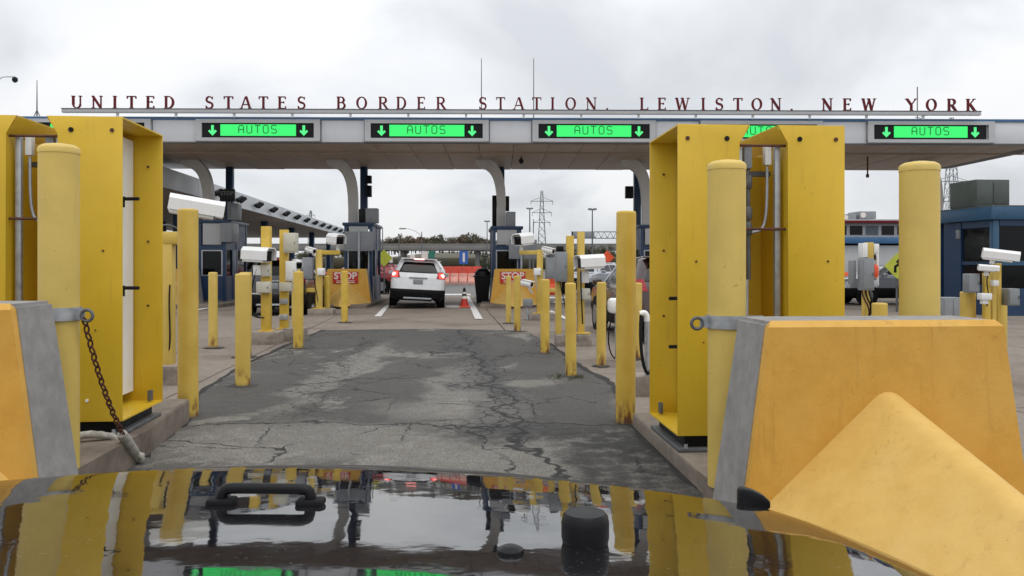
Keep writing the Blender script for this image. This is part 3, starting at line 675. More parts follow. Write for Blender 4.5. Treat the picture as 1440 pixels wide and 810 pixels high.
MB().box(((XL+XR)/2, 3.6, 6.40), (XR-XL-0.05, 7.1, 0.05)).build('roof_edge', M['fascia'], gan)
MB().box((XR-0.02, 3.65, (ZB+ZT)/2), (0.05, 7.25, ZT-ZB-0.01)).build('end_panel', M['fascia'], gan)
MB().box(((XL+XR)/2, 7.33, (ZB+ZT)/2), (XR-XL-0.1, 0.05, ZT-ZB)).build('rear_fascia', M['fascia'], gan)
MB().box(((XL+XR)/2, 0.06, ZB-0.022), (XR-XL, 0.10, 0.04)).build('drip_edge', M['galvdark'], gan)
sof = MB().box((0, 0, 0), (1.175, 2.1, 0.03), bev=0.006).mesh('soffit_panel', M['soffit'])
sof2 = MB().box((0, 0, 0), (1.175, 5.06, 0.03), bev=0.006).mesh('soffit_panel', M['soffit'])
x = XL+0.6
while x < XR-0.5:
    o = link('soffit_panel', sof, gan, (x, 1.17, ZB-0.02+rnd.uniform(-.004, .004)))
    o = link('soffit_panel', sof2, gan, (x+0.006, 4.78, ZB-0.055+rnd.uniform(-.006, .006))); o.rotation_euler[0] = rnd.uniform(-.002, .002)
    x += 1.19
MB().box(((XL+XR)/2, 2.236, ZB-0.05), (XR-XL-0.1, 0.02, 0.06)).build('soffit_trim', M['soffit'], gan)
# rail that carries the letters
sg = thing('roof_sign', 'row of dark red serif capitals standing on a grey rail along the canopy edge', 'sign', (-2.85, GD, 0), 0.017)
r0, r1 = gl(97), gl(1381)
MB().box(((r0+r1)/2, -0.20, 6.555), (r1-r0, 0.14, 0.12), bev=0.01).build('rail', M['frame'], sg)
MB().box(((r0+r1)/2, -0.20, 6.628), (r1-r0+0.02, 0.17, 0.022)).build('rail_cap', M['galvdark'], sg)
pm = MB().box((0, 0, 0), (0.07, 0.07, 0.13)).mesh('rail_post', M['fascia'])
px = 172.5-81
while px < 1381:
    if px > 97: link('rail_post', pm, sg, (gl(px), -0.17, 6.43))
    px += 80.6
TK, TN, SF = 0.085, 0.036, 0.028          # thick stem, thin stroke, serif half sizes
def arc(cx, cy, rx, ry, a0, a1, n=14, thick=TK, thin=TN):
    pts, ws = [], []
    for i in range(n+1):
        a = math.radians(a0+(a1-a0)*i/n); pts.append((cx+rx*math.cos(a), cy+ry*math.sin(a))); ws.append(thin+(thick-thin)*abs(math.cos(a))**1.3)
    return pts, ws
def ser(x, z, w=0.15): return ([(x-w, z), (x+w, z)], SF)
def stem(x, a=0.0, b=1.0, w=TK): return ([(x, a), (x, b)], w)
def vser(x, z, l=0.1): return ([(x, z-l), (x, z+l)], SF*1.2)
GL = {
 'I': [stem(.0), ser(0, .03), ser(0, .97)],
 'T': [stem(.0), ser(0, .03), ([(-.36, .96), (.36, .96)], TN), vser(-.34, .88), vser(.34, .88)],
 'L': [stem(-.18), ser(-.18, .03), ser(-.18, .97), ([(-.18, .04), (.32, .04)], TN), vser(.31, .11, .11)],
 'E': [stem(-.18), ser(-.18, .03), ser(-.18, .97), ([(-.18, .04), (.30, .04)], TN), vser(.29, .11), ([(-.18, .96), (.28, .96)], TN), vser(.27, .88), ([(-.18, .52), (.14, .52)], TN), vser(.14, .52, .08)],
 'N': [stem(-.30, w=TN), stem(.30, w=TN), ([(-.34, .98), (.28, .03)], TK), ser(-.30, .03, .13), ser(-.34, .97, .1), ser(.30, .97, .13)],
 'A': [([(-.36, .03), (-.02, .99)], TN), ([(.02, .99), (.33, .03)], TK), ([(-.24, .34), (.24, .34)], TN), ser(-.37, .03, .12), ser(.33, .03, .15)],
 'W': [([(-.46, .97), (-.24, .02)], TK), ([(-.24, .02), (0.0, .9)], TN), ([(-.0, .97), (.24, .02)], TK), ([(.24, .02), (.48, .97)], TN), ser(-.48, .97, .13), ser(-.02, .97, .12), ser(.48, .97, .12)],
 'Y': [([(-.36, .97), (0, .48)], TK), ([(.36, .97), (0, .48)], TN), stem(0, 0, .5), ser(0, .03), ser(-.38, .97, .13), ser(.37, .97, .12)],
 'K': [stem(-.22), ser(-.22, .03), ser(-.22, .97), ([(-.16, .45), (.28, .97)], TN), ([(-.06, .56), (.32, .03)], TK), ser(.28, .97, .12), ser(.33, .03, .13)],
 'U': [stem(-.28, .3), stem(.28, .3, 1, TN), arc(0, .32, .28, .29, 180, 360, thick=.06), ser(-.28, .97), ser(.28, .97, .13)],
 'O': [arc(0, .5, .35, .465, 0, 360, 28)],
 'D': [stem(-.24), ser(-.26, .03, .12), ser(-.26, .97, .12), arc(-.06, .5, .38, .465, -90, 90, 18), ([(-.24, .035), (-.05, .035)], TN), ([(-.24, .965), (-.05, .965)], TN)],
 'B': [stem(-.2), ser(-.22, .03, .12), ser(-.22, .97, .12), arc(.0, .74, .23, .225, -90, 90), arc(.02, .275, .28, .245, -90, 90), ([(-.2, .965), (0, .965)], TN), ([(-.2, .52), (.02, .52)], TN), ([(-.2, .03), (.02, .03)], TN)],
 'R': [stem(-.22), ser(-.22, .03), ser(-.24, .97, .12), arc(.0, .73, .24, .235, -90, 90), ([(-.2, .965), (0, .965)], TN), ([(-.2, .495), (.02, .495)], TN), ([(.0, .5), (.32, .03)], TK), ser(.35, .03, .1)],
 'S': [(arc(0, .735, .225, .225, 20, 265, 16, .05, .045)[0]+arc(0, .265, .25, .235, 85, -160, 16, .05, .045)[0], [.035+.055*(1-abs(i-16.5)/16.5) for i in range(34)]), vser(.23, .86, .11), vser(-.25, .13, .11)],
 '.': [([(0, .0), (0, .15)], .075)], ',': [([(.01, .14), (.01, 0), (-.05, -.12)], [.07, .07, .02])]}
text_px = [('U', 116.7), ('N', 144.7), ('I', 169), ('T', 192), ('E', 217.7), ('D', 243.7), ('S', 299.3), ('T', 325.7), ('A', 349.7), ('T', 374), ('E', 399.7), ('S', 426.7),
 ('B', 481.5), ('O', 510.3), ('R', 540), ('D', 565.3), ('E', 593), ('R', 620.5), ('S', 679), ('T', 704), ('A', 729.3), ('T', 754.5), ('I', 776.7), ('O', 802), ('N', 831), (',', 853),
 ('L', 905), ('E', 930), ('W', 959), ('I', 988.3), ('S', 1011), ('T', 1037.3), ('O', 1064), ('N', 1091), (',', 1113), ('N', 1163.7), ('E', 1191.7), ('W', 1222.5),
 ('Y', 1283), ('O', 1311.5), ('R', 1340.5), ('K', 1367.5)]
lme = {}
for chx, px in text_px:
    if chx not in lme:
        b = MB()
        for i, (p, w) in enumerate(GL[chx]):
            H_ = 0.41
            ws = [q*H_ for q in w] if isinstance(w, list) else w*H_
            b.strip([(a*H_, c*H_) for a, c in p], ws, -0.03-0.0012*i, 0.03+0.0012*i)
        lme[chx] = b.mesh('letter', M['letter'])
    link('letter', lme[chx], sg, (gl(px), -0.20, 6.645))
# lane signs
GS = {'A': [[(-.3, 0), (-.3, .75), (-.15, 1), (.15, 1), (.3, .75), (.3, 0)], [(-.3, .45), (.3, .45)]], 'U': [[(-.3, 1), (-.3, .12), (-.18, 0), (.18, 0), (.3, .12), (.3, 1)]],
      'T': [[(-.34, 1), (.34, 1)], [(0, 1), (0, 0)]], 'O': [[(-.3, .15), (-.3, .85), (-.16, 1), (.16, 1), (.3, .85), (.3, .15), (.16, 0), (-.16, 0), (-.3, .15)]],
      'S': [[(.3, .9), (.18, 1), (-.2, 1), (-.3, .88), (-.3, .62), (-.2, .52), (.2, .48), (.3, .38), (.3, .12), (.2, 0), (-.2, 0), (-.3, .1)]]}
sign_lab = {2: 'green AUTOS display beside the top of the scanner cabinet with the white panel', 3: 'green lane display reading AUTOS below the word BORDER',
            4: 'green lane display reading AUTOS below the word STATION', 5: 'green lane display reading AUTOS mostly hidden by the scanner cabinet with conduits',
            6: 'green lane display reading AUTOS under NEW YORK at the canopy end', 1: 'green lane display whose arrow peeks through the gap of the white-panelled scanner cabinet'}
def lane_sign(i):
    a, b = signs_px[i]; xc = (gl(a)+gl(b))/2
    t = thing('lane_sign', sign_lab[i], 'lane sign', (-2.85+xc*math.cos(.017), GD+xc*math.sin(.017), 0), 0.017, 'green AUTOS displays on the canopy')
    w = gl(b)-gl(a)-0.03; zc = (gzz(168.5)+gzz(200))/2; hh = 0.72
    zd = gzz(184); hw = 157/2*GD/FPX; hd = 9.2*GD/FPX
    f = MB()
    f.box((0, -0.05, zc+hh/2-0.06), (w, 0.11, 0.12)); f.box((0, -0.05, zc-hh/2+0.055), (w, 0.11, 0.11))
    for s in (-1, 1): f.box((s*(w/2-0.10), -0.052, zc), (0.20, 0.112, hh-0.02))
    f.build('frame', M['frame'], t)
    MB().box((0, -0.02, zd), (hw*2+0.06, 0.06, hd*2+0.06)).build('display_box', M['black'], t)
    gh = 8.0*GD/FPX
    MB().box((0, -0.056, zd), (2*52.5*GD/FPX, 0.012, gh*2)).build('led_panel', M['led'], t)
    for s in (-1, 1):
        xx = s*63.5*GD/FPX; b = MB()
        b.strip([(xx, zd+gh*0.85), (xx, zd-gh*0.5)], 0.042, -0.068, -0.052)
        b.strip([(xx-0.115, zd-gh*0.08), (xx, zd-gh*0.78), (xx+0.115, zd-gh*0.08)], 0.036, -0.070, -0.052)
        b.build('arrow', M['arrow'], t)
    lh = gh*1.35
    for k, c in enumerate('AUTOS'):
        b = MB()
        for j, p in enumerate(GS[c]): b.strip([(x*0.27, z*lh) for x, z in p], 0.015, -0.068-0.001*j, -0.060)
        b.build('letter', M['ledtext'], t, ((k-2)*0.27-0.02, 0, zd-gh*0.52))
    return t
for i in range(1, 7): lane_sign(i)
# thin things on the canopy roof
for px, y0, lab in ((677, 82, 'thin whip antenna on the canopy roof above the S of STATION'), (750.5, 82, 'thin whip antenna on the canopy roof above the second T of STATION')):
    d = 31; tag(MB().tube([(0, 0, 0), (0, 0, gz(y0, d)-6.42)], [0.028, 0.014], 6).build('antenna', M['galvdark'], None, (gx(px, d), d, 6.42)), lab, 'antenna')
d = 30.0; b = MB(); h = gz(113, d)-6.42
b.tube([(0, 0, 0.3), (0, 0, h)], [0.03, 0.012], 6)
for a in (0, 2.1, 4.2): b.tube([(0.32*math.cos(a), 0.32*math.sin(a), 0), (0, 0, 0.75)], 0.018, 5)
tag(b.build('antenna', M['galvdark'], None, (gx(52, d), d, 6.42)), 'whip antenna on a small tripod on the canopy roof near its end', 'antenna')
d = 30.5; b = MB(); x0 = gx(1290, d); b.tube([(0, 0, 0), (0, 0, gz(122, d)-6.42)], 0.02, 6)
for k, (l, z) in enumerate(((0.45, .45), (.35, .62), (.5, .30), (.3, .2))): b.tube([(-l*.2, 0, z+.12), (l, 0, z)], 0.012, 5)
for k in range(5): b.tube([(0.1+k*.08, -.15, .58-k*.06), (0.1+k*.08, .15, .58-k*.06)], 0.008, 4)
tag(b.build('antenna', M['galvdark'], None, (x0, d, 6.42)), 'branching yagi antenna on the canopy roof behind the word YORK', 'antenna')
# cctv mast with an arm
d = 30.0; t = thing('camera_mast', 'curved arm with a black dome camera on the canopy roof beside the tripod antenna', 'camera mast', (gx(-2, d), d, 6.42))
z1 = gz(108, d)-6.42
MB().tube([(0, 0, 0), (0, 0, z1-0.25)]+bez((0, 0, z1-.25), (0, 0, z1-.05), (.1, 0, z1), (.3, 0, z1), 6)+[Vector((gx(21, d)-gx(-2, d), 0, z1))], 0.022, 7).build('arm', M['galv'], t)
MB().lathe([(0.03, 0.0), (0.09, -0.04), (0.10, -0.12), (0.085, -0.17), (0.04, -0.21), (0.01, -0.22)], 14, (gx(21, d)-gx(-2, d), 0, z1)).build('dome_camera', M['black'], t)
# camera and rod under the soffit
d = 30.5; t = thing('dome_camera', 'small black camera hanging under the canopy soffit over the lane', 'camera', (gx(733, d), d, 5.53))
MB().tube([(0, 0, 0), (0, 0, -0.10)], 0.03, 8).build('stem', M['black'], t); MB().lathe([(0.02, 0), (0.085, -0.03), (0.095, -0.1), (0.07, -0.17), (0.02, -0.2)], 12, (0, 0, -0.08)).build('dome', M['black'], t)
d = 30.6; tag(MB().tube([(0, 0, 0.02), (0, 0, gz(247, d)-5.53)], [0.03, 0.03], 8).lathe([(0.055, -0.12), (0.06, 0.0)], 10, (0, 0, gz(247, d)-5.53+.05)).build('hanging_rod', M['rust'], None, (gx(1220, d), d, 5.53)), 'short rusty rod hanging under the canopy soffit near its end', 'rod')

# ================================================================ columns, posts, booths
col_px = [294, 497, 705, 909, 1113, 1317]
col_lab = ['behind the blue booth with a cooling unit', 'over the booth beside the white SUV', 'over the booth with the trash bin', 'beside the tall rusty-footed bollard', 'hidden behind the scanner cabinet with conduits', 'at the blue corner building']
CD = 31.5
p = [Vector((0, 0, 0)), Vector((0, 0, 3.6))]+bez((0, 0, 3.6), (0, 0, 4.75), (-.12, 0, 5.42), (-1.0, 0, 5.47), 14)[1:]
b = MB(); b.strip([(v.x, v.z) for v in p], [0.17]*2+[0.17+0.05*i/14 for i in range(1, 14)]+[0.06], -0.17, 0.17)
cm = b.mesh('support_column', M['colwhite'])
for px, lab in zip(col_px, col_lab):
    tag(link('support_column', cm, None, (gx(px, CD), CD, 0.0), 0.017), 'off white steel column curving over into the canopy, '+lab, 'column', 'curved white columns under the canopy')
PD = 33.8
def post(px, lab, heads=()):
    t = thing('steel_post', lab, 'post', (gx(px, PD), PD, 0), 0.017, 'square dark blue posts under the canopy')
    MB().box((0, 0, 2.76), (0.26, 0.26, 5.54), bev=0.015).build('shaft', M['booth'], t)
    MB().box((0.145, 0.0, 3.4), (0.03, 0.18, 4.1)).build('side_channel', M['blueband'], t)
    for (xa, xb, ya, yb) in heads:
        x0, x1, z1, z0 = gx(xa, PD-.2)-gx(px, PD), gx(xb, PD-.2)-gx(px, PD), gz(ya, PD-.2), gz(yb, PD-.2)
        MB().box(((x0+x1)/2, -0.2, (z0+z1)/2), (x1-x0, 0.22, z1-z0), bev=0.02).build('signal_head', M['black'], t)
    return t
post(323, 'square dark blue post behind the dark STOP display', ())
post(511.5, 'square dark blue post with two black boxes, behind the booth by the white SUV', ((515, 522.5, 247, 258), (515, 522.5, 261, 277)))
post(704, 'square dark blue post hidden behind the middle white column', ((692, 698.5, 275, 318), (708, 716, 276, 297)))
post(895.5, 'square dark blue post with a black box on a wire, by the tall rusty-footed bollard', ((879, 890, 262, 279),))
post(1086, 'square dark blue post behind the scanner cabinet with conduits')
def booth(label, px, w, yroof, side, d=30.5, L=3.0, win=(0.30, 0.95), z0=0.12, ac=False, roofbox=None, group='blue inspection booths under the canopy'):
    t = thing('inspection_booth', label, 'booth', (gx(px, d), d, z0), 0.06, group)
    H_ = gz(yroof, d)-z0; hw = w/2
    # posts and walls around openings
    for sx in (-1, 1):
        for y in (0.06, L*0.5, L-0.06):
            MB().box((sx*(hw-0.06), y, (H_-0.1)/2), (0.12, 0.12, H_-0.1), bev=0.008).build('corner_post', M['booth'], t)
    zs, zw, zb = 0.95, 1.92, 2.02
    MB().box((0, 0.055, zs/2), (w-0.25, 0.07, zs)).build('wall', M['booth'], t); MB().box((0, L-0.055, zs/2), (w-0.25, 0.07, zs)).build('wall', M['booth'], t)
    for sx in (-1, 1):
        MB().box((sx*(hw-0.055), L/2, zs/2), (0.07, L-0.26, zs-0.004)).build('wall', M['booth'], t)
        MB().box((sx*(hw-0.05), L/2, (zw+H_)/2-0.03), (0.06, L-0.26, H_-zw-0.08)).build('upper_panel', M['booth'], t)
        for y0, y1 in ((0.14, L/2-0.08), (L/2+0.08, L-0.14)):
            MB().box((sx*(hw-0.06), (y0+y1)/2, (zs+zw)/2), (0.02, y1-y0, zw-zs)).build('window_pane', M['glass'], t)
    fr = MB()
    for z in (zs+0.02, zw-0.02): fr.box((0, 0.03, z), (w-0.26, 0.05, 0.045))
    for sx in (-1, 1): fr.box((sx*(hw-0.145), 0.03, (zs+zw)/2), (0.045, 0.048, zw-zs))
    wf = fr.build('window_frame', M['galv'], t)
    MB().box((0, 0.06, (zs+zw)/2), (w-0.3, 0.015, zw-zs)).build('window_pane', M['glass'], wf)
    MB().box((0, L-0.06, (zs+zw)/2), (w-0.3, 0.015, zw-zs)).build('window_pane', M['glass'], t)
    MB().box((0, 0.05, (zw+zb)/2+0.02), (w-0.25, 0.08, zb-zw+0.10)).build('beam', M['booth'], t)
    MB().box((0, 0.035, (zb+H_)/2-0.01), (w-0.34, 0.05, H_-zb-0.22), bev=0.006).build('sign_panel', M['farwall'], t)
    MB().box((0, 0.05, H_-0.16), (w-0.25, 0.06, 0.1)).build('beam', M['booth'], t)
    MB().box((0, L/2, H_-0.055), (w+0.12, L+0.14, 0.11), bev=0.01).build('roof', M['booth'], t)
    MB().box((0, L/2, H_-0.118), (w+0.04, L+0.06, 0.02)).build('roof_trim', M['boothlt'], t)
    MB().box((side*(hw-0.02), L*0.42, 1.0), (0.03, 0.75, 1.9), bev=0.006).build('door', M['booth'], t)
    MB().box((0, L/2, 0.03), (w-0.02, L-0.02, 0.06)).build('floor_plate', M['galvdark'], t)
    if ac:
        MB().box((hw+0.06, 0.30, H_-0.48), (0.42, 0.95, 0.72), bev=0.02).build('cooling_unit', M['greybox'], t)
    if roofbox:
        for x, ww, hh, mt in roofbox: MB().box((x, 0.4, H_+hh/2), (ww, 0.5, hh), bev=0.015).build('roof_box', M[mt], t)
    return t
booth('blue booth with a grey cooling unit and a dark STOP display above it', 298, 1.02, 309, 1, 30.5, ac=True, roofbox=((0.72, 0.40, 0.62, 'greybox'),))
booth('blue booth beside the white SUV with a grey sheet across its front', 504, 1.05, 313, 1, 30.5, roofbox=((0.12, 0.26, 0.52, 'black'), (0.47, 0.46, 0.55, 'greybox')))
booth('blue booth with a black trash bin at its side and a dark front window', 713, 1.08, 318, -1, 30.5, roofbox=((0.16, 0.34, 0.55, 'greybox'),))
booth('blue booth almost hidden behind the tall rusty-footed bollard', 921, 1.08, 316, -1, 30.5)
# STOP display over the first booth
d = 30.2; t = thing('message_sign', 'small black display with dim letters STOP over the booth with the cooling unit', 'sign', (gx(320, d), d, gz(274.5, d)))
MB().box((0, 0, 0), (20.5*d/FPX, 0.12, 17*d/FPX), bev=0.01).build('sign_box', M['black'], t)
MB().box((0.02, 0.12, -0.52), (0.10, 0.10, 0.62)).build('mast', M['galvdark'], t)
def text(s, size, mat, parent, loc, name='lettering', ext=0.004, bold=0.0):
    cu = bpy.data.curves.new('lettering', 'FONT'); cu.body = s; cu.size = size; cu.align_x = 'CENTER'; cu.align_y = 'CENTER'; cu.extrude = ext; cu.offset = bold
    o = bpy.data.objects.new('tmp', cu); COL.objects.link(o)
    bpy.context.view_layer.update()
    me = bpy.data.meshes.new_from_object(o.evaluated_get(bpy.context.evaluated_depsgraph_get())); bpy.data.objects.remove(o)
    me.name = name; me.materials.clear(); me.materials.append(mat)
    q = link(name, me, parent, loc); q.rotation_euler = (PI/2, 0, 0); return q
M['dimled'] = paint('dim_led', (0.11, 0.115, 0.11), 0.5, 0.1, 4)
text('STOP', 0.20, M['dimled'], t, (0, -0.064, 0.06), bold=0.003)
for px, lab, side in ((505, 'grey sign back on a post before the booth beside the white SUV', 0), (735, 'grey sign back on a post before the booth with the trash bin', 0)):
    d = 29.9; t = thing('road_sign', lab, 'sign', (gx(px, d), d, 0.1), 0.05, 'grey sign backs before the booths')
    x0, x1, y0, y1 = (484.5, 524, 325.5, 353) if px < 600 else (715.5, 755, 337, 364)
    MB().box((gx((x0+x1)/2, d)-gx(px, d), 0, gz((y0+y1)/2, d)-0.1), ((x1-x0)*d/FPX, 0.02, (y1-y0)*d/FPX), bev=0.006).build('sheet', M['greybox'], t)
    MB().box((gx((x0+x1)/2, d)-gx(px, d), -0.012, gz((y0+y1)/2, d)-0.1), (0.05, 0.02, (y1-y0)*d/FPX-0.03)).build('stiffener', M['galvdark'], t)
    MB().tube([(gx(733 if px > 600 else 505, d)-gx(px, d), -0.05, 0), (gx(733 if px > 600 else 505, d)-gx(px, d), -0.05, gz(y0-4, d)-0.1)], 0.04, 8).build('pole', M['galv'], t)
# islands and STOP barriers at the booths
def isl(px): 
    x = gx(px, 30.5); island([(x-0.9, 28.2), (x+0.9, 28.2), (x+0.8, 36), (x-0.95, 36)], 0.12)
for px in (300, 497, 712, 921): isl(px)
def stop_barrier(label, px0, px1, d, sign=True):
    x = (gx(px0, d)+gx(px1, d))/2; w = gx(px1, d)-gx(px0, d)
    t = barrier(label, (x, d, 0.10), 0.04, 1.7, 'yellow STOP barriers in front of the booths', 1.24, w/1.66)
    if sign:
        s = MB().box((-0.05, -0.035, 0.93), (0.90, 0.012, 0.42), bev=0.004).build('stop_plate', M['red'], t)
        text('STOP', 0.34, M['signwhite'], s, (-0.05, -0.043, 0.985), bold=0.008)
        w_ = MB()
        for k in range(2): w_.box((-0.05, -0.0425, 0.815-k*0.055), (0.66, 0.004, 0.022))
        w_.build('lettering_stripe', M['signwhite'], s)  # plain stripes stand in for a second line of lettering
    return t
stop_barrier('yellow barrier with a red STOP plate before the booth beside the white SUV', 454, 522, 29.3)
stop_barrier('yellow crash barrier with a red STOP plate partly hidden by two bollards', 689, 757, 29.3)
stop_barrier('yellow crash barrier showing one edge left of the booth with the cooling unit', 216, 280, 29.3, False)
stop_barrier('yellow crash barrier mostly hidden behind the tall rusty-footed bollard', 880, 945, 29.3, False)

# ================================================================ camera posts
def pz(py, d, z0=0.0): return gz(py, d)-z0
def hood_camera(par, c, L, W, H_, yaw, pitch, mat='housing', lens=True, name='camera_housing'):
    """weather hood: bent sheet over a body, front end at +x before yaw"""
    R = Matrix.Rotation(yaw, 3, 'Z') @ Matrix.Rotation(pitch, 3, 'Y')
    b = MB(); w, h = W/2, H_/2
    sec = [(-w, -h*0.55), (-w, h*0.55), (-w*0.62, h), (w*0.62, h), (w, h*0.55), (w, -h*0.55), (w*0.9, -h*0.55), (w*0.9, h*0.5), (w*0.55, h*0.88), (-w*0.55, h*0.88), (-w*0.9, h*0.5), (-w*0.9, -h*0.55)]
    b.prism(sec, L, 'x', -L/2)
    b.v = [tuple(R @ Vector(v)+Vector(c)) for v in b.v]
    o = b.build(name, M[mat], par)
    b = MB().box((-L*0.07, 0, -h*0.05), (L*0.80, W*0.86, H_*0.80), bev=0.01)
    b.v = [tuple(R @ Vector(v)+Vector(c)) for v in b.v]; b.build('camera_body', M[mat], o)
    if lens:
        b = MB().box((L*0.345, 0, -h*0.05), (0.02, W*0.74, H_*0.62), bev=0.004)
        b.v = [tuple(R @ Vector(v)+Vector(c)) for v in b.v]; b.build('lens_window', M['lens'], o)
    return o
def bullet(par, c, L, r, yaw, pitch, foot=None):
    R = Matrix.Rotation(yaw, 3, 'Z') @ Matrix.Rotation(pitch, 3, 'Y')
    b = MB().lathe([(r*0.7, -L/2), (r, -L/2+0.02), (r, L/2-0.03), (r*0.96, L/2), (r*0.7, L/2), (r*0.7, L/2-0.03)], 16, (0, 0, 0), 'x').box((0.03, 0, r*0.9), (L*1.02, r*1.9, 0.012))
    b.v = [tuple(R @ Vector(v)+Vector(c)) for v in b.v]; o = b.build('bullet_camera', M['housing'], par)
    b = MB().lathe([(r*0.72, 0), (r*0.72, 0.012)], 14, (L/2-0.012, 0, 0), 'x'); b.v = [tuple(R @ Vector(v)+Vector(c)) for v in b.v]; b.build('lens', M['lens'], o)
    if foot is not None:
        MB().tube([c, (c[0]*.5+foot[0]*.5, c[1], c[2]-r*1.5), foot], r*0.35, 8).build('mount', M['housing'], o)
    return o
def stand(label, px, py, group='camera and sensor posts beside the lanes', z0=0.0):
    d = gd(py, z0); t = thing('camera_post', label, 'camera post', (gx(px, d), d, z0), LANE*0.5, group)
    L_ = lambda px_, py_, dd=0.0: Vector((gx(px_, d)-gx(px, d), dd, gz(py_, d)-z0))
    k = d/FPX
    return t, L_, k, d
def boxpx(t, L_, k, x0, x1, y0, y1, dep, dd, mat, name, bev=0.008):
    c = L_((x0+x1)/2, (y0+y1)/2, dd)
    o = MB().box(c, ((x1-x0)*k, dep, (y1-y0)*k), bev=bev).build(name, M[mat], t)
    if min(x1-x0, y1-y0)*k > 0.12 and name in ('enclosure', 'junction_box'):
        MB().box((c.x, dd-dep/2-0.006, c.z), ((x1-x0)*k*0.86, 0.012, (y1-y0)*k*0.88), bev=0.003).build('cover', M[mat], o)
        MB().box((c.x+(x1-x0)*k*0.36, dd-dep/2-0.016, c.z), (0.012, 0.012, 0.04)).build('clasp', M['galvdark'], o)
    return o
def postpx(t, L_, k, xc, w, y0, y1, dd=0.0, mat='bollard', name='post', dep=None):
    c0, c1 = L_(xc, y0, dd), L_(xc, y1, dd)
    return MB().box((c0.x, dd, (c0.z+c1.z)/2), (w*k, dep or w*k, c0.z-c1.z), bev=0.006).build(name, M[mat], t)
# --- twin posts with plate reader, left of the lane
t, L_, k, d = stand('pair of yellow posts carrying a white plate camera and a beige box, on concrete footings', 372, 484)
MB().box((0, 0.16, 0.10), (0.58, 0.42, 0.27), bev=0.02).build('footing', M['plinth'], t); MB().box((0.42, 0.75, 0.12), (0.42, 0.42, 0.28), bev=0.02).build('footing', M['plinth'], t)
postpx(t, L_, k, 372, 12.5, 318, 468, 0.14); postpx(t, L_, k, 387, 11.5, 321, 466, 0.72)
for xx, dd in ((372, 0.14), (387, 0.72)):
    c = L_(xx, 467, dd); MB().box((c.x, dd, c.z+0.012), (0.27, 0.27, 0.022), bev=0.004).build('base_plate', M['bollard'], t)
hood_camera(t, L_(365, 359, -0.06), 0.60, 0.30, 0.31, math.radians(-24), math.radians(3))
boxpx(t, L_, k, 357, 368, 373, 387, 0.12, 0.0, 'housing', 'bracket'); boxpx(t, L_, k, 368, 380, 372, 389, 0.13, 0.02, 'beige', 'junction_box')
boxpx(t, L_, k, 362, 381, 396, 412, 0.14, -0.02, 'beige', 'junction_box'); boxpx(t, L_, k, 389, 408, 326, 355, 0.20, 0.62, 'beige', 'enclosure')
boxpx(t, L_, k, 392, 407, 367, 396, 0.16, 0.60, 'housing', 'enclosure'); boxpx(t, L_, k, 383, 401, 398, 411, 0.16, 0.6, 'beige', 'bracket')
hood_camera(t, L_(406, 372, 0.7), 0.26, 0.16, 0.17, math.radians(-60), 0.2)
for zpx in (425, 448): boxpx(t, L_, k, 382, 393, zpx-3, zpx+5, 0.08, 0.66, 'galv', 'clamp', 0.004)
for off in (0, 5):
    MB().tube(bez(L_(357+off, 378, -.05), L_(350+off, 405, -.05), L_(343, 448, -.05), L_(366+off, 447, 0.03), 10), 0.012, 6).build('cable', M['black'], t)
MB().tube([L_(351, 413, 0.1), L_(366, 414, 0.1)], 0.014, 6).build('conduit', M['housing'], t)
# --- twin posts, right of the lane
t, L_, k, d = stand('pair of yellow posts carrying a white plate camera and a tall grey enclosure', 806, 487)
MB().box((0.02, 0.22, 0.09), (0.66, 0.46, 0.24), bev=0.02).build('footing', M['plinth'], t)
postpx(t, L_, k, 804, 10.5, 331, 472, 0.30); postpx(t, L_, k, 820, 10, 325, 472, 0.34); postpx(t, L_, k, 787, 8.5, 392, 476, 0.26)
MB().box((L_(821, 476, .2).x, .24, 0.225), (0.30, 0.24, 0.02), bev=0.004).build('base_plate', M['bollard'], t)
boxpx(t, L_, k, 781, 798, 354, 396, 0.20, 0.12, 'greybox', 'enclosure'); boxpx(t, L_, k, 783, 793, 346, 354, 0.16, 0.12, 'black', 'bracket')
hood_camera(t, L_(829, 369, 0.0), 0.52, 0.30, 0.29, math.radians(-158), math.radians(3))
boxpx(t, L_, k, 817, 829, 381, 398, 0.12, 0.12, 'housing', 'bracket'); boxpx(t, L_, k, 817, 831, 406, 422, 0.12, 0.14, 'beige', 'junction_box')
MB().tube([L_(817, 381, 0.03), L_(817.5, 410, 0.03), L_(819, 435, 0.06), L_(820, 456, 0.06)], 0.014, 6).build('cable', M['black'], t)
for off in (0, 6): MB().tube(bez(L_(788+off, 396, .1), L_(790+off, 415, .05), L_(796+off*.5, 425, .05), L_(797, 445, 0.15), 8), 0.010, 6).build('cable', M['black'], t)
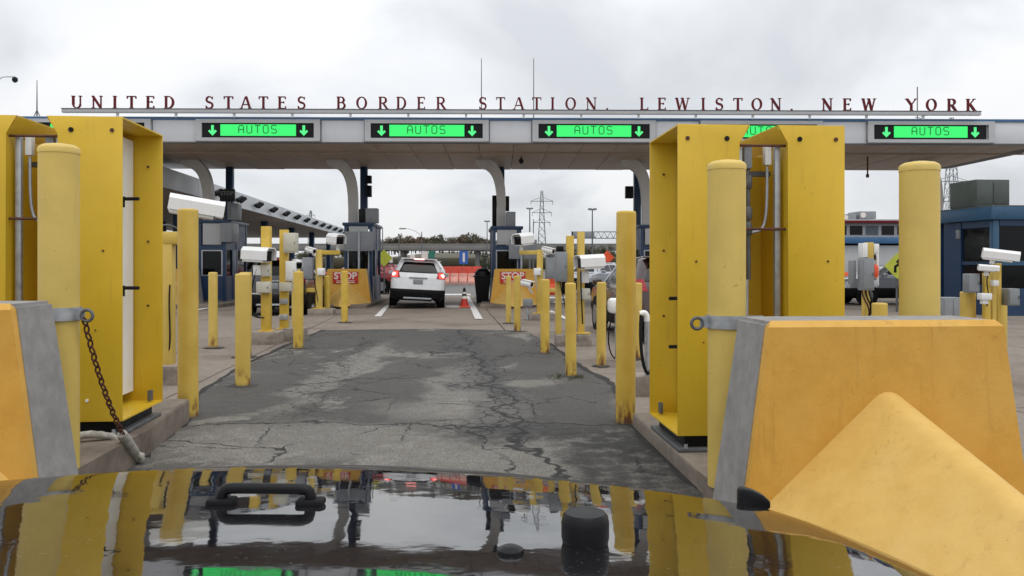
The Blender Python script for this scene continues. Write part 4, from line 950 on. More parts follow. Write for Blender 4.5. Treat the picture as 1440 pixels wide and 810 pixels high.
# --- L shaped camera posts before the booths
def lpost(label, px, py, m):
    t, L_, k, d = stand(label, px, py); X = lambda o: px+m*o
    MB().box((0.06, 0.2, 0.08), (0.75, 0.6, 0.2), bev=0.02).build('footing', M['plinth'], t)
    postpx(t, L_, k, px, 8.5, 351, py-8, 0.1)
    a, b_ = L_(X(-2), 352, .1), L_(X(29), 358, .1)
    MB().box(((a.x+b_.x)/2, 0.1, (a.z+b_.z)/2), (abs(b_.x-a.x), 0.14, abs(a.z-b_.z)), bev=0.006).build('arm', M['bollard'], t)
    a, b_ = L_(X(-2), 405, .1), L_(X(-24), 411, .1)
    MB().box(((a.x+b_.x)/2, 0.1, (a.z+b_.z)/2), (abs(b_.x-a.x), 0.12, abs(a.z-b_.z)), bev=0.006).build('arm', M['bollard'], t)
    c = L_(px, py-8.5, .1); MB().box((c.x, 0.1, c.z+0.015), (0.38, 0.38, 0.03), bev=0.005).build('base_plate', M['bollard'], t)
    hood_camera(t, L_(X(24), 337, 0.05), 0.62, 0.34, 0.36, math.radians(-90+38*m), math.radians(6))
    MB().tube([L_(X(26), 345, .1), L_(X(26), 353, .1)], 0.05, 8).build('mount', M['housing'], t)
    c = L_(X(-11), 352, -0.02); bullet(t, c, 0.36, 0.085, math.radians(-90+52 if m > 0 else -90+52), math.radians(12), L_(X(-3), 361, 0.08))
    xa, xb = sorted((X(-22), X(-8))); boxpx(t, L_, k, xa, xb, 362, 392, 0.22, 0.05, 'greybox', 'enclosure')
    xa, xb = sorted((X(-1), X(9))); boxpx(t, L_, k, xa, xb, 377, 387, 0.14, -0.04, 'housing', 'junction_box')
    MB().tube(bez(L_(X(-6), 392, .02), L_(X(-6), 405, -.02), L_(X(-2), 410, 0), L_(X(-1), 425, .02), 8), 0.014, 6).build('cable', M['black'], t)
    return t, L_, k
lpost('yellow L shaped post with cameras and a grey box, just left of the STOP barrier', 448, 443, 1)
t, L_, k = lpost('yellow L shaped post with two bullet cameras at the partly hidden STOP barrier', 759.5, 450, -1)
bullet(t, L_(740.5, 398.5, -0.1), 0.34, 0.095, math.radians(-38), math.radians(10), L_(748, 412, 0.05))
boxpx(t, L_, k, 735.5, 749, 420.5, 431, 0.22, 0.02, 'greybox', 'junction_box'); MB().tube([L_(742, 430, 0.02), L_(742, 450, 0.02)], 0.05, 8).build('conduit', M['galv'], t)
# --- big camera behind the tall left bollard
d = 10.6; t = thing('camera_post', 'yellow stand with a large white tilted camera hood, behind a tall pipe bollard', 'camera post', (gx(237, d), d, 0), 0.03, 'camera and sensor posts beside the lanes')
L_ = lambda px_, py_, dd=0.0: Vector((gx(px_, d)-gx(237, d), dd, gz(py_, d))); k = d/FPX
MB().box((0.0, 0.0, 0.10), (0.34, 0.40, 0.28), bev=0.02).build('footing', M['plinth'], t)
postpx(t, L_, k, 237, 15, 335, 524, 0.0); postpx(t, L_, k, 231, 6, 380, 510, 0.1, 'white', 'conduit')
MB().box(L_(237, 522, 0)+Vector((0, 0, .012)), (0.26, 0.26, 0.022), bev=0.004).build('base_plate', M['bollard'], t)
a = L_(228, 335); MB().box((a.x+0.12, 0, a.z), (0.36, 0.16, 0.17), bev=0.03).build('arm', M['bollard'], t)
hood_camera(t, L_(272, 292, 0.10), 0.68, 0.34, 0.27, math.radians(20), math.radians(9))
MB().box(L_(262, 322, 0.05), (0.10, 0.10, 0.26), bev=0.01).build('mount', M['bollard'], t)
MB().tube(bez(L_(228, 318, -.02), L_(238, 314, -.1), L_(250, 318, -.1), L_(256, 326, 0), 8), 0.012, 6).build('cable', M['galvdark'], t)
MB().tube(bez(L_(243, 400, -.1), L_(240, 440, -.1), L_(246, 470, -.1), L_(239, 500, -.05), 8), 0.010, 6).build('cable', M['black'], t)
# --- conduit riser behind the tall right bollard
d = 9.6; t = thing('conduit_riser', 'grey pipe with a white elbow rising from a small concrete footing beside the scanner opening', 'conduit riser', (gx(905, d), d, 0))
L_ = lambda px_, py_, dd=0.0: Vector((gx(px_, d)-gx(905, d), dd, gz(py_, d))); k = d/FPX
MB().box((0.02, 0.1, 0.11), (0.32, 0.36, 0.24), bev=0.02).build('footing', M['plinth'], t)
MB().tube([L_(910, 548)]+[L_(910, 450)], 0.030, 10).build('pipe', M['galv'], t)
MB().tube(bez(L_(910, 452), L_(910, 440), L_(906, 438), L_(901, 442), 8), 0.036, 10).build('elbow', M['white'], t)
MB().tube(bez(L_(901, 443, -.03), L_(896, 490, -.1), L_(905, 540, -.1), L_(916, 520, -.02), 10), 0.02, 7).build('cable', M['black'], t)
# --- low white camera by the maroon car
d = 13.0; t = thing('camera_post', 'low white domed camera on a short grey pole beside the maroon car', 'camera post', (gx(863, d), d, 0), 0, 'camera and sensor posts beside the lanes')
L_ = lambda px_, py_, dd=0.0: Vector((gx(px_, d)-gx(863, d), dd, gz(py_, d))); k = d/FPX
MB().box(L_(866, 430), (0.24, 0.34, 0.24), bev=0.06).build('camera_housing', M['housing'], t)
MB().tube([L_(868, 440), L_(868, 520)], 0.04, 10).build('pole', M['galv'], t)
MB().tube(bez(L_(862, 441, -.05), L_(850, 470, -.05), L_(855, 500, -.05), L_(866, 505, 0), 8), 0.012, 6).build('cable', M['black'], t)
# --- post with grey enclosure, right of the cabinet
d = 11.4; t = thing('camera_post', 'yellow post with a grey enclosure and an orange lamp beside the scanner cabinet', 'camera post', (gx(1222, d), d, 0), 0, 'camera and sensor posts beside the lanes')
L_ = lambda px_, py_, dd=0.0: Vector((gx(px_, d)-gx(1222, d), dd, gz(py_, d))); k = d/FPX
postpx(t, L_, k, 1222, 9, 344, 545, 0.1); boxpx(t, L_, k, 1207, 1223, 363, 408, 0.18, -0.06, 'greybox', 'enclosure')
boxpx(t, L_, k, 1199, 1206, 366, 400, 0.12, 0.1, 'greybox', 'junction_box')
boxpx(t, L_, k, 1210, 1217, 342, 362, 0.16, 0.0, 'housing', 'camera_housing'); boxpx(t, L_, k, 1226, 1233, 343, 356, 0.16, 0.0, 'housing', 'camera_housing'); boxpx(t, L_, k, 1217, 1226, 341, 364, 0.14, 0.0, 'bollard', 'plate')
MB().lathe([(0.05, -.09), (0.06, -.05), (0.06, .05), (0.04, .09)], 14, L_(1230, 381, 0.02)).build('lamp', M['orange'], t)
boxpx(t, L_, k, 1226, 1235, 394, 404, 0.12, 0.05, 'galv', 'clamp'); boxpx(t, L_, k, 1235, 1239, 346, 402, 0.04, 0.08, 'housing', 'side_rail'); boxpx(t, L_, k, 1225, 1232, 358, 366, 0.1, 0.05, 'black', 'clamp')
for o_ in (0, 5, 10): MB().tube(bez(L_(1210+o_, 408, -.05), L_(1208+o_, 425, -.12), L_(1220+o_, 425, -.1), L_(1222, 445, 0), 8), 0.012, 6).build('cable', M['black' if o_ else 'rust'], t)
# --- pair of bullet cameras at the far right
d = 11.2; t = thing('camera_post', 'two yellow posts with a pair of white bullet cameras by the blue building', 'camera post', (gx(1400, d), d, 0), 0, 'camera and sensor posts beside the lanes')
L_ = lambda px_, py_, dd=0.0: Vector((gx(px_, d)-gx(1400, d), dd, gz(py_, d))); k = d/FPX
postpx(t, L_, k, 1403, 6, 372, 560, 0.1); postpx(t, L_, k, 1414, 5.5, 370, 560, 0.16); postpx(t, L_, k, 1390, 8, 384, 560, 0.05)
o = hood_camera(t, L_(1404, 360, -0.05), 0.44, 0.17, 0.17, math.radians(-24), math.radians(8)); hood_camera(t, L_(1387, 377.5, -0.05), 0.25, 0.10, 0.10, math.radians(-18), math.radians(5))
MB().tube([L_(1395, 371, 0), L_(1396, 365, 0)], 0.035, 8).build('mount', M['housing'], t); MB().tube([L_(1387, 382, 0), L_(1387, 388, 0)], 0.03, 8).build('mount', M['housing'], t)
boxpx(t, L_, k, 1363, 1380, 385, 412, 0.14, 0.1, 'greybox', 'enclosure'); boxpx(t, L_, k, 1393, 1401, 394, 402, 0.1, -0.02, 'housing', 'junction_box')
boxpx(t, L_, k, 1419, 1435, 406, 430, 0.18, 0.1, 'greybox', 'enclosure'); boxpx(t, L_, k, 1371, 1386, 412, 421, 0.12, -0.1, 'housing', 'lamp_head'); boxpx(t, L_, k, 1374, 1382, 421, 427, 0.08, -0.1, 'housing', 'mount')
MB().tube(bez(L_(1386, 388, -.05), L_(1380, 405, -.08), L_(1391, 410, -.05), L_(1388, 430, 0), 8), 0.008, 6).build('cable', M['black'], t)
d = 13.0; t = thing('electrical_cabinet', 'low grey electrical cabinet with two doors at the foot of the blue building', 'cabinet', (gx(1334, d), d, 0))
MB().box((0, 0, (gz(418, d))/2), (25*d/FPX, 0.25, gz(418, d)), bev=0.01).build('body', M['greybox'], t)
for s in (-1, 1): MB().box((s*6.1*d/FPX, -0.13, gz(418, d)/2), (11.4*d/FPX, 0.014, gz(418, d)*0.93), bev=0.004).build('door', M['greybox'], t)

# ================================================================ vehicles
def cr(a, b, c, e, t):
    return 0.5*((2*b)+(-a+c)*t+(2*a-5*b+4*c-e)*t*t+(-a+3*b-3*c+e)*t**3)
class Body:
    def __init__(s, rows, r=0.28): s.rows = rows; s.r = r
    def at(s, z):
        R = s.rows
        if z <= R[0][0]: return R[0][1:]
        for i in range(len(R)-1):
            if z <= R[i+1][0]:
                t = (z-R[i][0])/(R[i+1][0]-R[i][0]); return tuple(R[i][j]*(1-t)+R[i+1][j]*t for j in (1, 2, 3))
        return R[-1][1:]
    def ring(s, z, n=7):
        w, y0, y1 = s.at(z); r = min(s.r, w*0.6, (y1-y0)*0.4); pts = []
        for cx, cy, a0 in ((w-r, y1-r, 0), (-w+r, y1-r, 90), (-w+r, y0+r, 180), (w-r, y0+r, 270)):
            for k in range(n):
                a = math.radians(a0+90*k/(n-1)); pts.append((cx+r*math.cos(a), cy+r*math.sin(a), z))
        return pts
    def loft(s, mat, par, name='body'):
        zs = []
        for i in range(len(s.rows)-1):
            for k in range(3): zs.append(s.rows[i][0]+(s.rows[i+1][0]-s.rows[i][0])*k/3)
        zs.append(s.rows[-1][0]); b = MB(); m = None; vs = []; 
        for z in zs: q = s.ring(z); m = len(q); vs += q
        fs = [[i*m+k, i*m+(k+1) % m, (i+1)*m+(k+1) % m, (i+1)*m+k] for i in range(len(zs)-1) for k in range(m)]
        fs += [list(range(m))[::-1], [(len(zs)-1)*m+k for k in range(m)]]
        b.add(vs, fs, True); return b.build(name, mat, par)
    def rear(s, f, z, off=0.006):
        w, y0, y1 = s.at(z); r = min(s.r, w*0.6); x = f*w; e = abs(x)-(w-r); y = y0
        if e > 0: y = y0+r-math.sqrt(max(0, r*r-e*e))
        return (x*(1+off/w), y-off, z)
    def front(s, f, z, off=0.006):
        w, y0, y1 = s.at(z); r = min(s.r, w*0.6); x = f*w; e = abs(x)-(w-r); y = y1
        if e > 0: y = y1-r+math.sqrt(max(0, r*r-e*e))
        return (x*(1+off/w), y+off, z)
    def side(s, sx, y, z, off=0.006):
        w, y0, y1 = s.at(z); r = min(s.r, w*0.6); x = w
        e = (y0+r)-y
        if e > 0: x = w-r+math.sqrt(max(0, r*r-min(e, r)**2))
        e = y-(y1-r)
        if e > 0: x = w-r+math.sqrt(max(0, r*r-min(e, r)**2))
        return (sx*(x+off), y, z)
def patch(fn, u, v, mat, name, par, nu=8, nv=4, thick=0.012):
    """grid patch following the body: u, v -> fn(u, v)"""
    vs = []; 
    for j in range(nv+1):
        tv = j/nv
        for i in range(nu+1):
            tu = i/nu; u0, u1 = (u[0][0]*(1-tv)+u[1][0]*tv, u[0][1]*(1-tv)+u[1][1]*tv)
            vs.append(fn(u0*(1-tu)+u1*tu, v[0]*(1-tv)+v[1]*tv))
    fs = [[j*(nu+1)+i, j*(nu+1)+i+1, (j+1)*(nu+1)+i+1, (j+1)*(nu+1)+i] for j in range(nv) for i in range(nu)]
    return MB().add(vs, fs, True).build(name, mat, par)
def wheel(t, x, y, r, w, sx):
    o = MB().lathe([(r*0.62, -w/2), (r*0.93, -w/2), (r, -w/2+0.03), (r, w/2-0.03), (r*0.93, w/2), (r*0.62, w/2)], 24, (x, y, r), 'x').build('wheel', M['rubber'], t)
    f = x+sx*(w/2+0.004); MB().lathe([(r*0.64, -0.03), (r*0.64, 0.004), (r*0.5, -0.012), (r*0.2, 0.01)], 20, (f, y, r), 'x').build('rim', M['rim'], o)
    return o
def vehicle(label, cat, name, loc, rz, paintm, L=4.6, W=1.86, H_=1.70, brake=False, pickup=False, hero=False, group='vehicles at the border station'):
    t = thing(name, label, cat, loc, rz, group); w = W/2
    roof = H_-0.02
    rows = [(0.27, w-0.13, 0.16, L-0.18), (0.36, w-0.05, 0.03, L-0.04), (0.60, w-0.01, 0.0, L), (0.82, w, 0.03, L-0.04), (0.96, w-0.01, 0.05, L-0.16), (1.03, w-0.02, 0.06, L-0.75), (1.08, w-0.04, 0.08, L-1.20),
            (1.25, w-0.12, 0.16, L-1.45), (1.48, w-0.22, 0.32, L-1.85), (roof-0.06, w-0.29, 0.45, L-2.15), (roof-0.015, w-0.36, 0.55, L-2.35), (roof, w-0.50, 0.72, L-2.6)]
    B = Body(rows); B.loft(paintm, t)
    blk, gl_ = M['plastic'], M['glass']
    # lower cladding and bumper
    rw = [(0.24, w-0.12, 0.13, L-0.15), (0.34, w-0.03, 0.0, L-0.02), (0.52, w+0.008, -0.03, L+0.015), (0.60, w+0.006, -0.018, L+0.01), (0.63, w-0.006, 0.0, L)]
    Body(rw, 0.29).loft(blk, t, 'cladding')
    g = patch(lambda u, v: B.rear(u, v), ((-0.80, 0.80), (-0.74, 0.74)), (1.19, roof-0.13), gl_, 'rear_window', t, 12, 6)
    for s in (-1, 1):
        for y0, y1, a, b_ in ((0.75, 1.75, 0.30, 0.0), (1.83, L-1.42, 0.0, -0.62)):
            patch(lambda u, v: B.side(s, u, v), ((y0, y1), (y0+a, y1+b_)), (1.12, roof-0.13), gl_, 'side_window', t, 6, 4)
        l = patch(lambda u, v: B.rear(u, v, 0.012), ((s*0.66, s*1.0), (s*0.80, s*1.0)), (1.01, 1.24), M['taillens'], 'tail_light', t, 8, 3)
        if brake:
            patch(lambda u, v: B.rear(u, v, 0.018), ((s*0.76, s*0.98), (s*0.82, s*0.98)), (1.03, 1.21), M['brake'], 'brake_lamp', l, 6, 2)
            c = B.rear(s*0.90, 1.11, 0.03); MB().lathe([(0.07, -0.008), (0.05, 0.012)], 12, c, 'y').build('bulb', M['brakehot'], l)
        patch(lambda u, v: B.front(u, v, 0.012), ((s*0.62, s*0.98), (s*0.66, s*0.98)), (0.74, 0.88), M['galv'], 'head_light', t, 6, 2)
        for y in (0.86, L-0.90):
            wheel(t, s*(w-0.12), y, 0.355, 0.235, s)
            MB().lathe([(0.43, -0.02), (0.43, 0.012), (0.40, 0.016)], 28, (s*(w-0.004), y, 0.36), 'x').build('wheel_arch', blk, t)
        MB().box((s*(w+0.09), L-1.55, 1.12), (0.20, 0.10, 0.14), bev=0.03).build('mirror', paintm, t)
        MB().tube([(s*(w-0.36), 0.9, roof+0.03), (s*(w-0.36), L-2.7, roof+0.03)], 0.016, 6).build('roof_rail', M['plastic'], t)
        MB().tube([(s*(w-0.02), 2.0, 0.98), (s*(w-0.02), 2.16, 0.98)], 0.016, 6).build('door_handle', paintm, t)
    patch(lambda u, v: B.front(u, v), ((-0.9, 0.9), (-0.84, 0.84)), (1.12, roof-0.12), gl_, 'windshield', t, 8, 4)
    patch(lambda u, v: B.front(u, v), ((-0.55, 0.55), (-0.5, 0.5)), (0.66, 0.82), blk, 'grille', t, 6, 2)
    pl_ = MB().box((0, B.at(0.86)[1]-0.006, 0.88), (0.33, 0.014, 0.17), bev=0.004).build('number_plate', M['greybox'], t)
    MB().box((0, B.at(1.0)[1]-0.012, 1.02), (0.62, 0.03, 0.045), bev=0.008).build('tailgate_trim', M['rim'], t)
    # spoiler and high brake lamp
    MB().box((0, 0.42, roof-0.015), (W-0.62, 0.34, 0.035), bev=0.015).build('spoiler', paintm, t)
    MB().box((0, 0.248, roof-0.022), (0.34, 0.02, 0.045), bev=0.004).build('high_brake_lamp', M['brakehot'] if brake else M['taillens'], t)
    MB().tube([(0.0, 0.19, 1.22), (0.30, 0.20, 1.26)], 0.012, 6).build('rear_wiper', M['black'], t)
    b = MB().box((0, 0.02, 0.33), (0.95, 0.05, 0.07), bev=0.015); b.build('skid_trim', M['galv'], t)
    MB().tube([(0.52, 0.02, 0.26), (0.52, 0.35, 0.27)], 0.035, 10).build('exhaust', M['rim'], t)
    MB().box((0, L/2, 0.30), (W-0.35, L-0.5, 0.12)).build('underbody', M['black'], t)
    return t
def at(px, d): return (gx(px, d), d, 0)
hero = vehicle('white SUV with its brake lights on, driving between the two booths', 'car', 'parked_car', at(586, 27.7), 0.075, M['carwhite'], brake=True)
hero.name = 'white_car'; hero.rotation_euler = (0, math.radians(3.0), 0.11); hero.location.z = 0.03
vehicle('dark maroon car with a red tail light, behind the tall rusty-footed bollard', 'car', 'maroon_car', (3.22, 15.6, 0), LANE, M['carmaroon'], brake=False, W=1.9)
vehicle('small dark car with brake lights lit, far ahead beside the white plate camera', 'car', 'dark_car', at(823.5, 50), LANE, M['cardark'], brake=True, H_=1.5)
vehicle('silver car far ahead under the orange work sign', 'car', 'silver_car', at(858, 44), 2.6, M['carsilver'], H_=1.6)
vehicle('white SUV beyond the booths, half hidden by the SUV with brake lights', 'car', 'white_car', at(611, 58), 2.85, M['carwhite'])
vehicle('red car crossing beyond the booths beside the SUV with brake lights', 'car', 'red_car', (gx(566, 43), 43, 0), 1.45, M['carred'], H_=1.42)
vehicle('black SUV in the neighbouring lane behind the twin camera posts', 'car', 'black_car', at(383, 24.0), LANE, M['cardark'], W=1.85)
vehicle('white SUV under the long side canopy, seen between its dark posts', 'car', 'white_car', at(404, 52), LANE, M['carwhite'])
vehicle('grey car parked under the long side canopy next to a dark post', 'car', 'grey_car', at(362, 47), LANE, M['cargrey'])
vehicle('silver car beyond the bollards under the diamond turn sign', 'car', 'silver_car', at(1332, 31.5), 1.65, M['carsilver'], H_=1.5)

# ================================================================ cone, bin, work-zone barriers, signs
d = gd(432); t = thing('traffic_cone', 'red traffic cone with a white and black collar in the lane beyond the white SUV', 'cone', (gx(653, d), d, 0))
MB().box((0, 0, 0.02), (0.38, 0.38, 0.04), bev=0.01).build('base', M['orange'], t)
MB().lathe([(0.145, 0.03), (0.105, 0.30)], 18).build('cone', M['red'], t); MB().lathe([(0.106, 0.30), (0.088, 0.40)], 18).build('collar', M['signwhite'], t)
MB().lathe([(0.088, 0.40), (0.074, 0.47)], 18).build('cone', M['black'], t); MB().lathe([(0.074, 0.47), (0.062, 0.54)], 18).build('collar', M['signwhite'], t); MB().lathe([(0.062, 0.54), (0.035, 0.68), (0.02, 0.69)], 18).build('tip', M['black'], t)
d = 31.0; t = thing('trash_bin', 'black wheeled trash bin with a pale bag beside the booth', 'bin', (gx(678.5, d), d, 0))
k = d/FPX; b = MB(); v = []
for z, w_ in ((0.06, 0.21), (1.02, 0.30)): v += [(-w_, -w_, z), (w_, -w_, z), (w_, w_, z), (-w_, w_, z)]
b.add(v, [(0, 3, 2, 1), (4, 5, 6, 7)]+[(i, (i+1) % 4, 4+(i+1) % 4, 4+i) for i in range(4)]); b.build('body', M['black'], t)
MB().box((0, 0, 1.05), (0.68, 0.68, 0.06), bev=0.02).build('rim', M['black'], t)
MB().lathe([(0.30, 1.07), (0.29, 1.2), (0.2, 1.32), (0.05, 1.37)], 14).build('lid', M['black'], t)
for s in (-1, 1): MB().lathe([(0.09, -0.03), (0.09, 0.03)], 14, (s*0.2, 0.2, 0.09), 'x').build('wheel', M['rubber'], t)
def water_barrier(px, d, mat, lab, w=1.15, h=1.0, rz=0.0):
    prof = [(-0.28, 0), (0.28, 0), (0.28, 0.22), (0.11, 0.55), (0.09, h), (-0.09, h), (-0.11, 0.55), (-0.28, 0.22)]
    o = MB().prism(prof, w, 'x', -w/2, 0.015).build('water_barrier', M[mat], None, (gx(px, d), d, 0), rz); return tag(o, lab, 'barrier', 'plastic water barriers beyond the booths')
for i in range(5): water_barrier(627+i*12.2, 60, 'palepink', ['faded pink water barrier next to the white SUV beyond the booths', 'faded pink water barrier second from the white SUV beyond the booths', 'faded pink water barrier in the middle of its row', 'faded pink water barrier fourth from the white SUV beyond the booths', 'faded pink water barrier at the end of its row by the trash bin'][i], 0.55, 0.80)
for i in range(4): water_barrier(630+i*13.5, 71, 'barred', ['bright orange water barrier behind the faded row, closest to the white SUV', 'bright orange water barrier behind the faded row, second from the white SUV', 'bright orange water barrier behind the faded row, third from the white SUV', 'bright orange water barrier behind the faded row, closest to the booth'][i], 0.80, 1.26)
water_barrier(774, 40, 'orange', 'orange water barrier seen beside the L shaped post with two bullet cameras', 0.5, 1.15)
for px_, lab in ((468, 'orange water barrier glimpsed above the STOP barrier'), (1207, 'orange water barrier beside the scanner cabinet with conduits')): water_barrier(px_, 45, 'orange', lab, 1.6, 1.05)
def diamond(px, py, d, s, mat, lab, arrow=False):
    t = thing('warning_sign', lab, 'sign', (gx(px, d), d, 0)); z = gz(py, d)
    MB().prism([(0, -s), (s, 0), (0, s), (-s, 0)], 0.02, 'y', -0.01).build('plate', M[mat], t, (0, 0, z))
    MB().tube([(0, 0.04, 0), (0, 0.04, z)], 0.035, 8).build('pole', M['galvdark'], t)
    if arrow:
        b = MB(); b.strip([(-.18*s, -.5*s), (-.18*s, -.05*s), (.2*s, .2*s), (.2*s, .45*s)], 0.10*s, -0.018, -0.011); b.strip([(-.05*s, .25*s), (.2*s, .6*s), (.5*s, .3*s)], 0.10*s, -0.019, -0.011); b.build('arrow', M['black'], t, (0, 0, z))
    return t
diamond(1262, 374, 26, 0.42, 'signyellow', 'yellow diamond sign with a bent black arrow between the scanner cabinet and a thick bollard', True)
diamond(540, 363, 40, 0.42, 'signyellow', 'yellow green diamond sign seen past the booth beside the white SUV')
diamond(854, 362, 48, 0.42, 'orange', 'orange diamond work sign far ahead above the silver car')
def flat_sign(px, py, d, w, h, mat, lab, extra=False):
    t = thing('road_sign', lab, 'sign', (gx(px, d), d, 0)); z = gz(py, d)
    MB().box((0, 0, z), (w, 0.03, h)).build('plate', M[mat], t); MB().tube([(0, 0.04, 0), (0, 0.04, z)], 0.05, 6).build('pole', M['galvdark'], t)
    if extra: MB().box((0.02, -0.02, z), (w*0.26, 0.012, h*0.7)).build('symbol', M['signwhite'], t)
flat_sign(652, 362, 95, 1.0, 1.5, 'signblue', 'blue road sign with a white symbol under the overpass', True)
flat_sign(597, 359, 100, 0.75, 1.0, 'signwhite', 'white road sign below the overpass above the SUV roof'); flat_sign(580, 361, 100, 0.6, 0.5, 'signwhite', 'small white road sign below the overpass, by the SUV roof edge')
flat_sign(607, 358, 105, 0.8, 0.9, 'signgreen', 'dark green road sign next to the white one below the overpass'); flat_sign(550, 365, 90, 0.35, 0.7, 'signwhite', 'narrow white sign near the yellow green diamond')

# ================================================================ long side canopy, left
cz0, cz1 = 4.35, 5.1
t = thing('canopy', 'long low canopy with a pale edge and spotlights running away beside the booths', 'canopy', (0, 0, 0))
A0 = Vector((gx(229, 30.0), 30.0, 0)); 
ly = lambda d: A0.x-0.0825*(d-30.0)
Y0, Y1 = 28.6, 92.0
def cseg(y0, y1, name, mat, x0, x1, z0, z1):
    v = []
    for y in (y0, y1):
        for x, z in ((x0, z0), (x1, z0), (x1, z1), (x0, z1)): v.append((ly(y)+x, y, z))
    return MB().add(v, [(0, 1, 2, 3), (7, 6, 5, 4), (0, 4, 5, 1), (1, 5, 6, 2), (2, 6, 7, 3), (3, 7, 4, 0)]).build(name, M[mat], t)
n = 11
for i in range(n):
    a = Y0+(Y1-Y0)*i/n; b_ = Y0+(Y1-Y0)*(i+1)/n-0.03
    cseg(a, b_, 'edge_panel', 'canopyw', -0.12, 0.0, cz0, cz1)
    for j in range(4): cseg(a, b_, 'soffit_panel', 'soffit', -0.12-3.4*(j+1)+0.03, -0.12-3.4*j, cz0+0.05, cz0+0.1)
cseg(Y0, Y1, 'roof_deck', 'canopyw', -14, -0.13, cz1-0.12, cz1-0.03)
cseg(Y0-0.12, Y0-0.01, 'end_panel', 'canopyw', -14, 0, cz0, cz1)
for i in range(14):
    y = 36.5+i*3.9
    for dy in (0, 0.55):
        o = MB().tube([(0, 0, 0), (0.22, -0.08, 0.05)], 0.03, 6).tube([(0.16, -.16, -.02), (0.34, 0.10, 0.16)], [0.13, 0.10], 8).build('spot_light', M['black'], t, (ly(y+dy), y+dy, cz0+0.3))
for i, y in enumerate((38, 47, 56, 66, 76, 87)):
    for x, nm in ((-2.0, 0), (-9, 1)):
        tag(MB().box((0, 0, cz0/2), (0.42, 0.42, cz0+0.08), bev=0.02).build('canopy_post', M['booth'], None, (ly(y)+x, y, 0.0)), 'dark square post of the long side canopy, '+('outer row, ' if nm == 0 else 'inner row, ')+['closest to the booths', 'second from booths', 'third from booths', 'fourth from booths', 'fifth from booths', 'last'][i], 'post', 'dark posts under the long side canopy')
# ================================================================ blue corner building and terminal, right
d0 = 24.0; t = thing('office_building', 'dark blue building with wide dark windows and a green grey unit on its roof', 'building', (gx(1397, d0), d0, 0), 0.08)
W_, D_, H_ = 5.0, 2.75, gz(290, d0)
for x in (0.09, 1.75, 3.4, W_-0.09): MB().box((x, 0.09, H_/2-0.2), (0.18, 0.18, H_-0.4), bev=0.01).build('corner_post', M['boothlt' if x < 0.2 else 'booth'], t)
for x in (0.09, W_-0.09): MB().box((x, D_-0.09, H_/2-0.2), (0.18, 0.18, H_-0.4), bev=0.01).build('corner_post', M['booth'], t)
MB().box((0.08, D_*0.72, H_/2-0.2), (0.14, D_*0.32, H_-0.42)).build('wall', M['booth'], t)
MB().box((0.07, D_*0.30, 0.45), (0.12, D_*0.48, 0.9)).build('wall', M['booth'], t); MB().box((0.07, D_*0.30, 1.55), (0.12, D_*0.48, 0.10)).build('rail', M['booth'], t)
MB().box((0.08, D_*0.30, 1.22), (0.03, D_*0.48, 0.56)).build('window_pane', M['glass'], t); MB().box((0.08, D_*0.30, 2.12), (0.03, D_*0.48, 1.04)).build('window_pane', M['glass'], t)
MB().box((0.07, D_*0.30, H_-0.50), (0.12, D_*0.48, 0.20)).build('beam', M['booth'], t)
for x0, x1 in ((0.2, 1.65), (1.85, 3.3), (3.5, W_-0.2)):
    MB().box(((x0+x1)/2, 0.07, 0.4), (x1-x0, 0.12, 0.8)).build('wall', M['booth'], t); MB().box(((x0+x1)/2, 0.07, 1.55), (x1-x0, 0.12, 0.13)).build('rail', M['boothlt'], t)
    MB().box(((x0+x1)/2, 0.09, 1.15), (x1-x0, 0.03, 0.68)).build('window_pane', M['glass'], t); MB().box(((x0+x1)/2, 0.09, 2.15), (x1-x0, 0.03, 1.05)).build('window_pane', M['glass'], t)
    MB().box(((x0+x1)/2, 0.07, H_-0.48), (x1-x0, 0.12, 0.18)).build('beam', M['booth'], t)
MB().box((W_/2, D_-0.05, H_/2-0.2), (W_-0.4, 0.1, H_-0.45)).build('wall', M['booth'], t)
rf = MB().box((W_/2-0.03, D_/2, H_-0.2), (W_+0.2, D_+0.2, 0.38), bev=0.015).build('roof', M['boothlt'], t)
MB().box((W_/2-0.03, D_/2, H_+0.015), (W_+0.14, D_+0.14, 0.03)).build('roof_sheet', M['galvdark'], rf)
d1 = 24.7; u = MB().box((gx(1403, d1)-gx(1397, d0), 1.45, H_+0.46), (50*d1/FPX, 1.3, 0.82), bev=0.015).build('roof_unit', M['acgreen'], t)
for fx in (-0.25, 0.25): MB().box((gx(1403, d1)-gx(1397, d0)+fx*50*d1/FPX, 0.79, H_+0.46), (0.5, 0.02, 0.66), bev=0.004).build('unit_panel', M['acgreen'], u)
MB().box((0.0, D_*0.60, 2.45), (0.06, 0.18, 0.28), bev=0.01).build('wall_box', M['greybox'], t)
d = 58.0; k = d/FPX; xl = gx(1120, d); t = thing('terminal_building', 'distant two storey terminal with a band of windows above a blue band', 'building', (xl, d, 0), 0.03)
Wt = 34
MB().box((Wt/2, 5, gz(345, d)/2), (Wt, 10, gz(345, d)), bev=0.02).build('lower_wall', M['farwall'], t)
MB().box((Wt/2, 4.9, gz(338, d)), (Wt+0.5, 10.6, 9*k), bev=0.02).build('blue_band', M['blueband'], t)
MB().box((Wt/2, 5.2, gz(323, d)), (Wt-0.3, 9.6, 20*k)).build('upper_wall', M['farwall'], t)
wp = MB().box((0, 0, 0), (0.92, 0.06, 13*k)).mesh('window', M['glass']); fp = MB().box((0, 0, 0), (1.02, 0.04, 14.5*k)).mesh('frame', M['fascia'])
M['paleglass'] = glass('pale_glass', (0.12, 0.14, 0.17), 0.1)
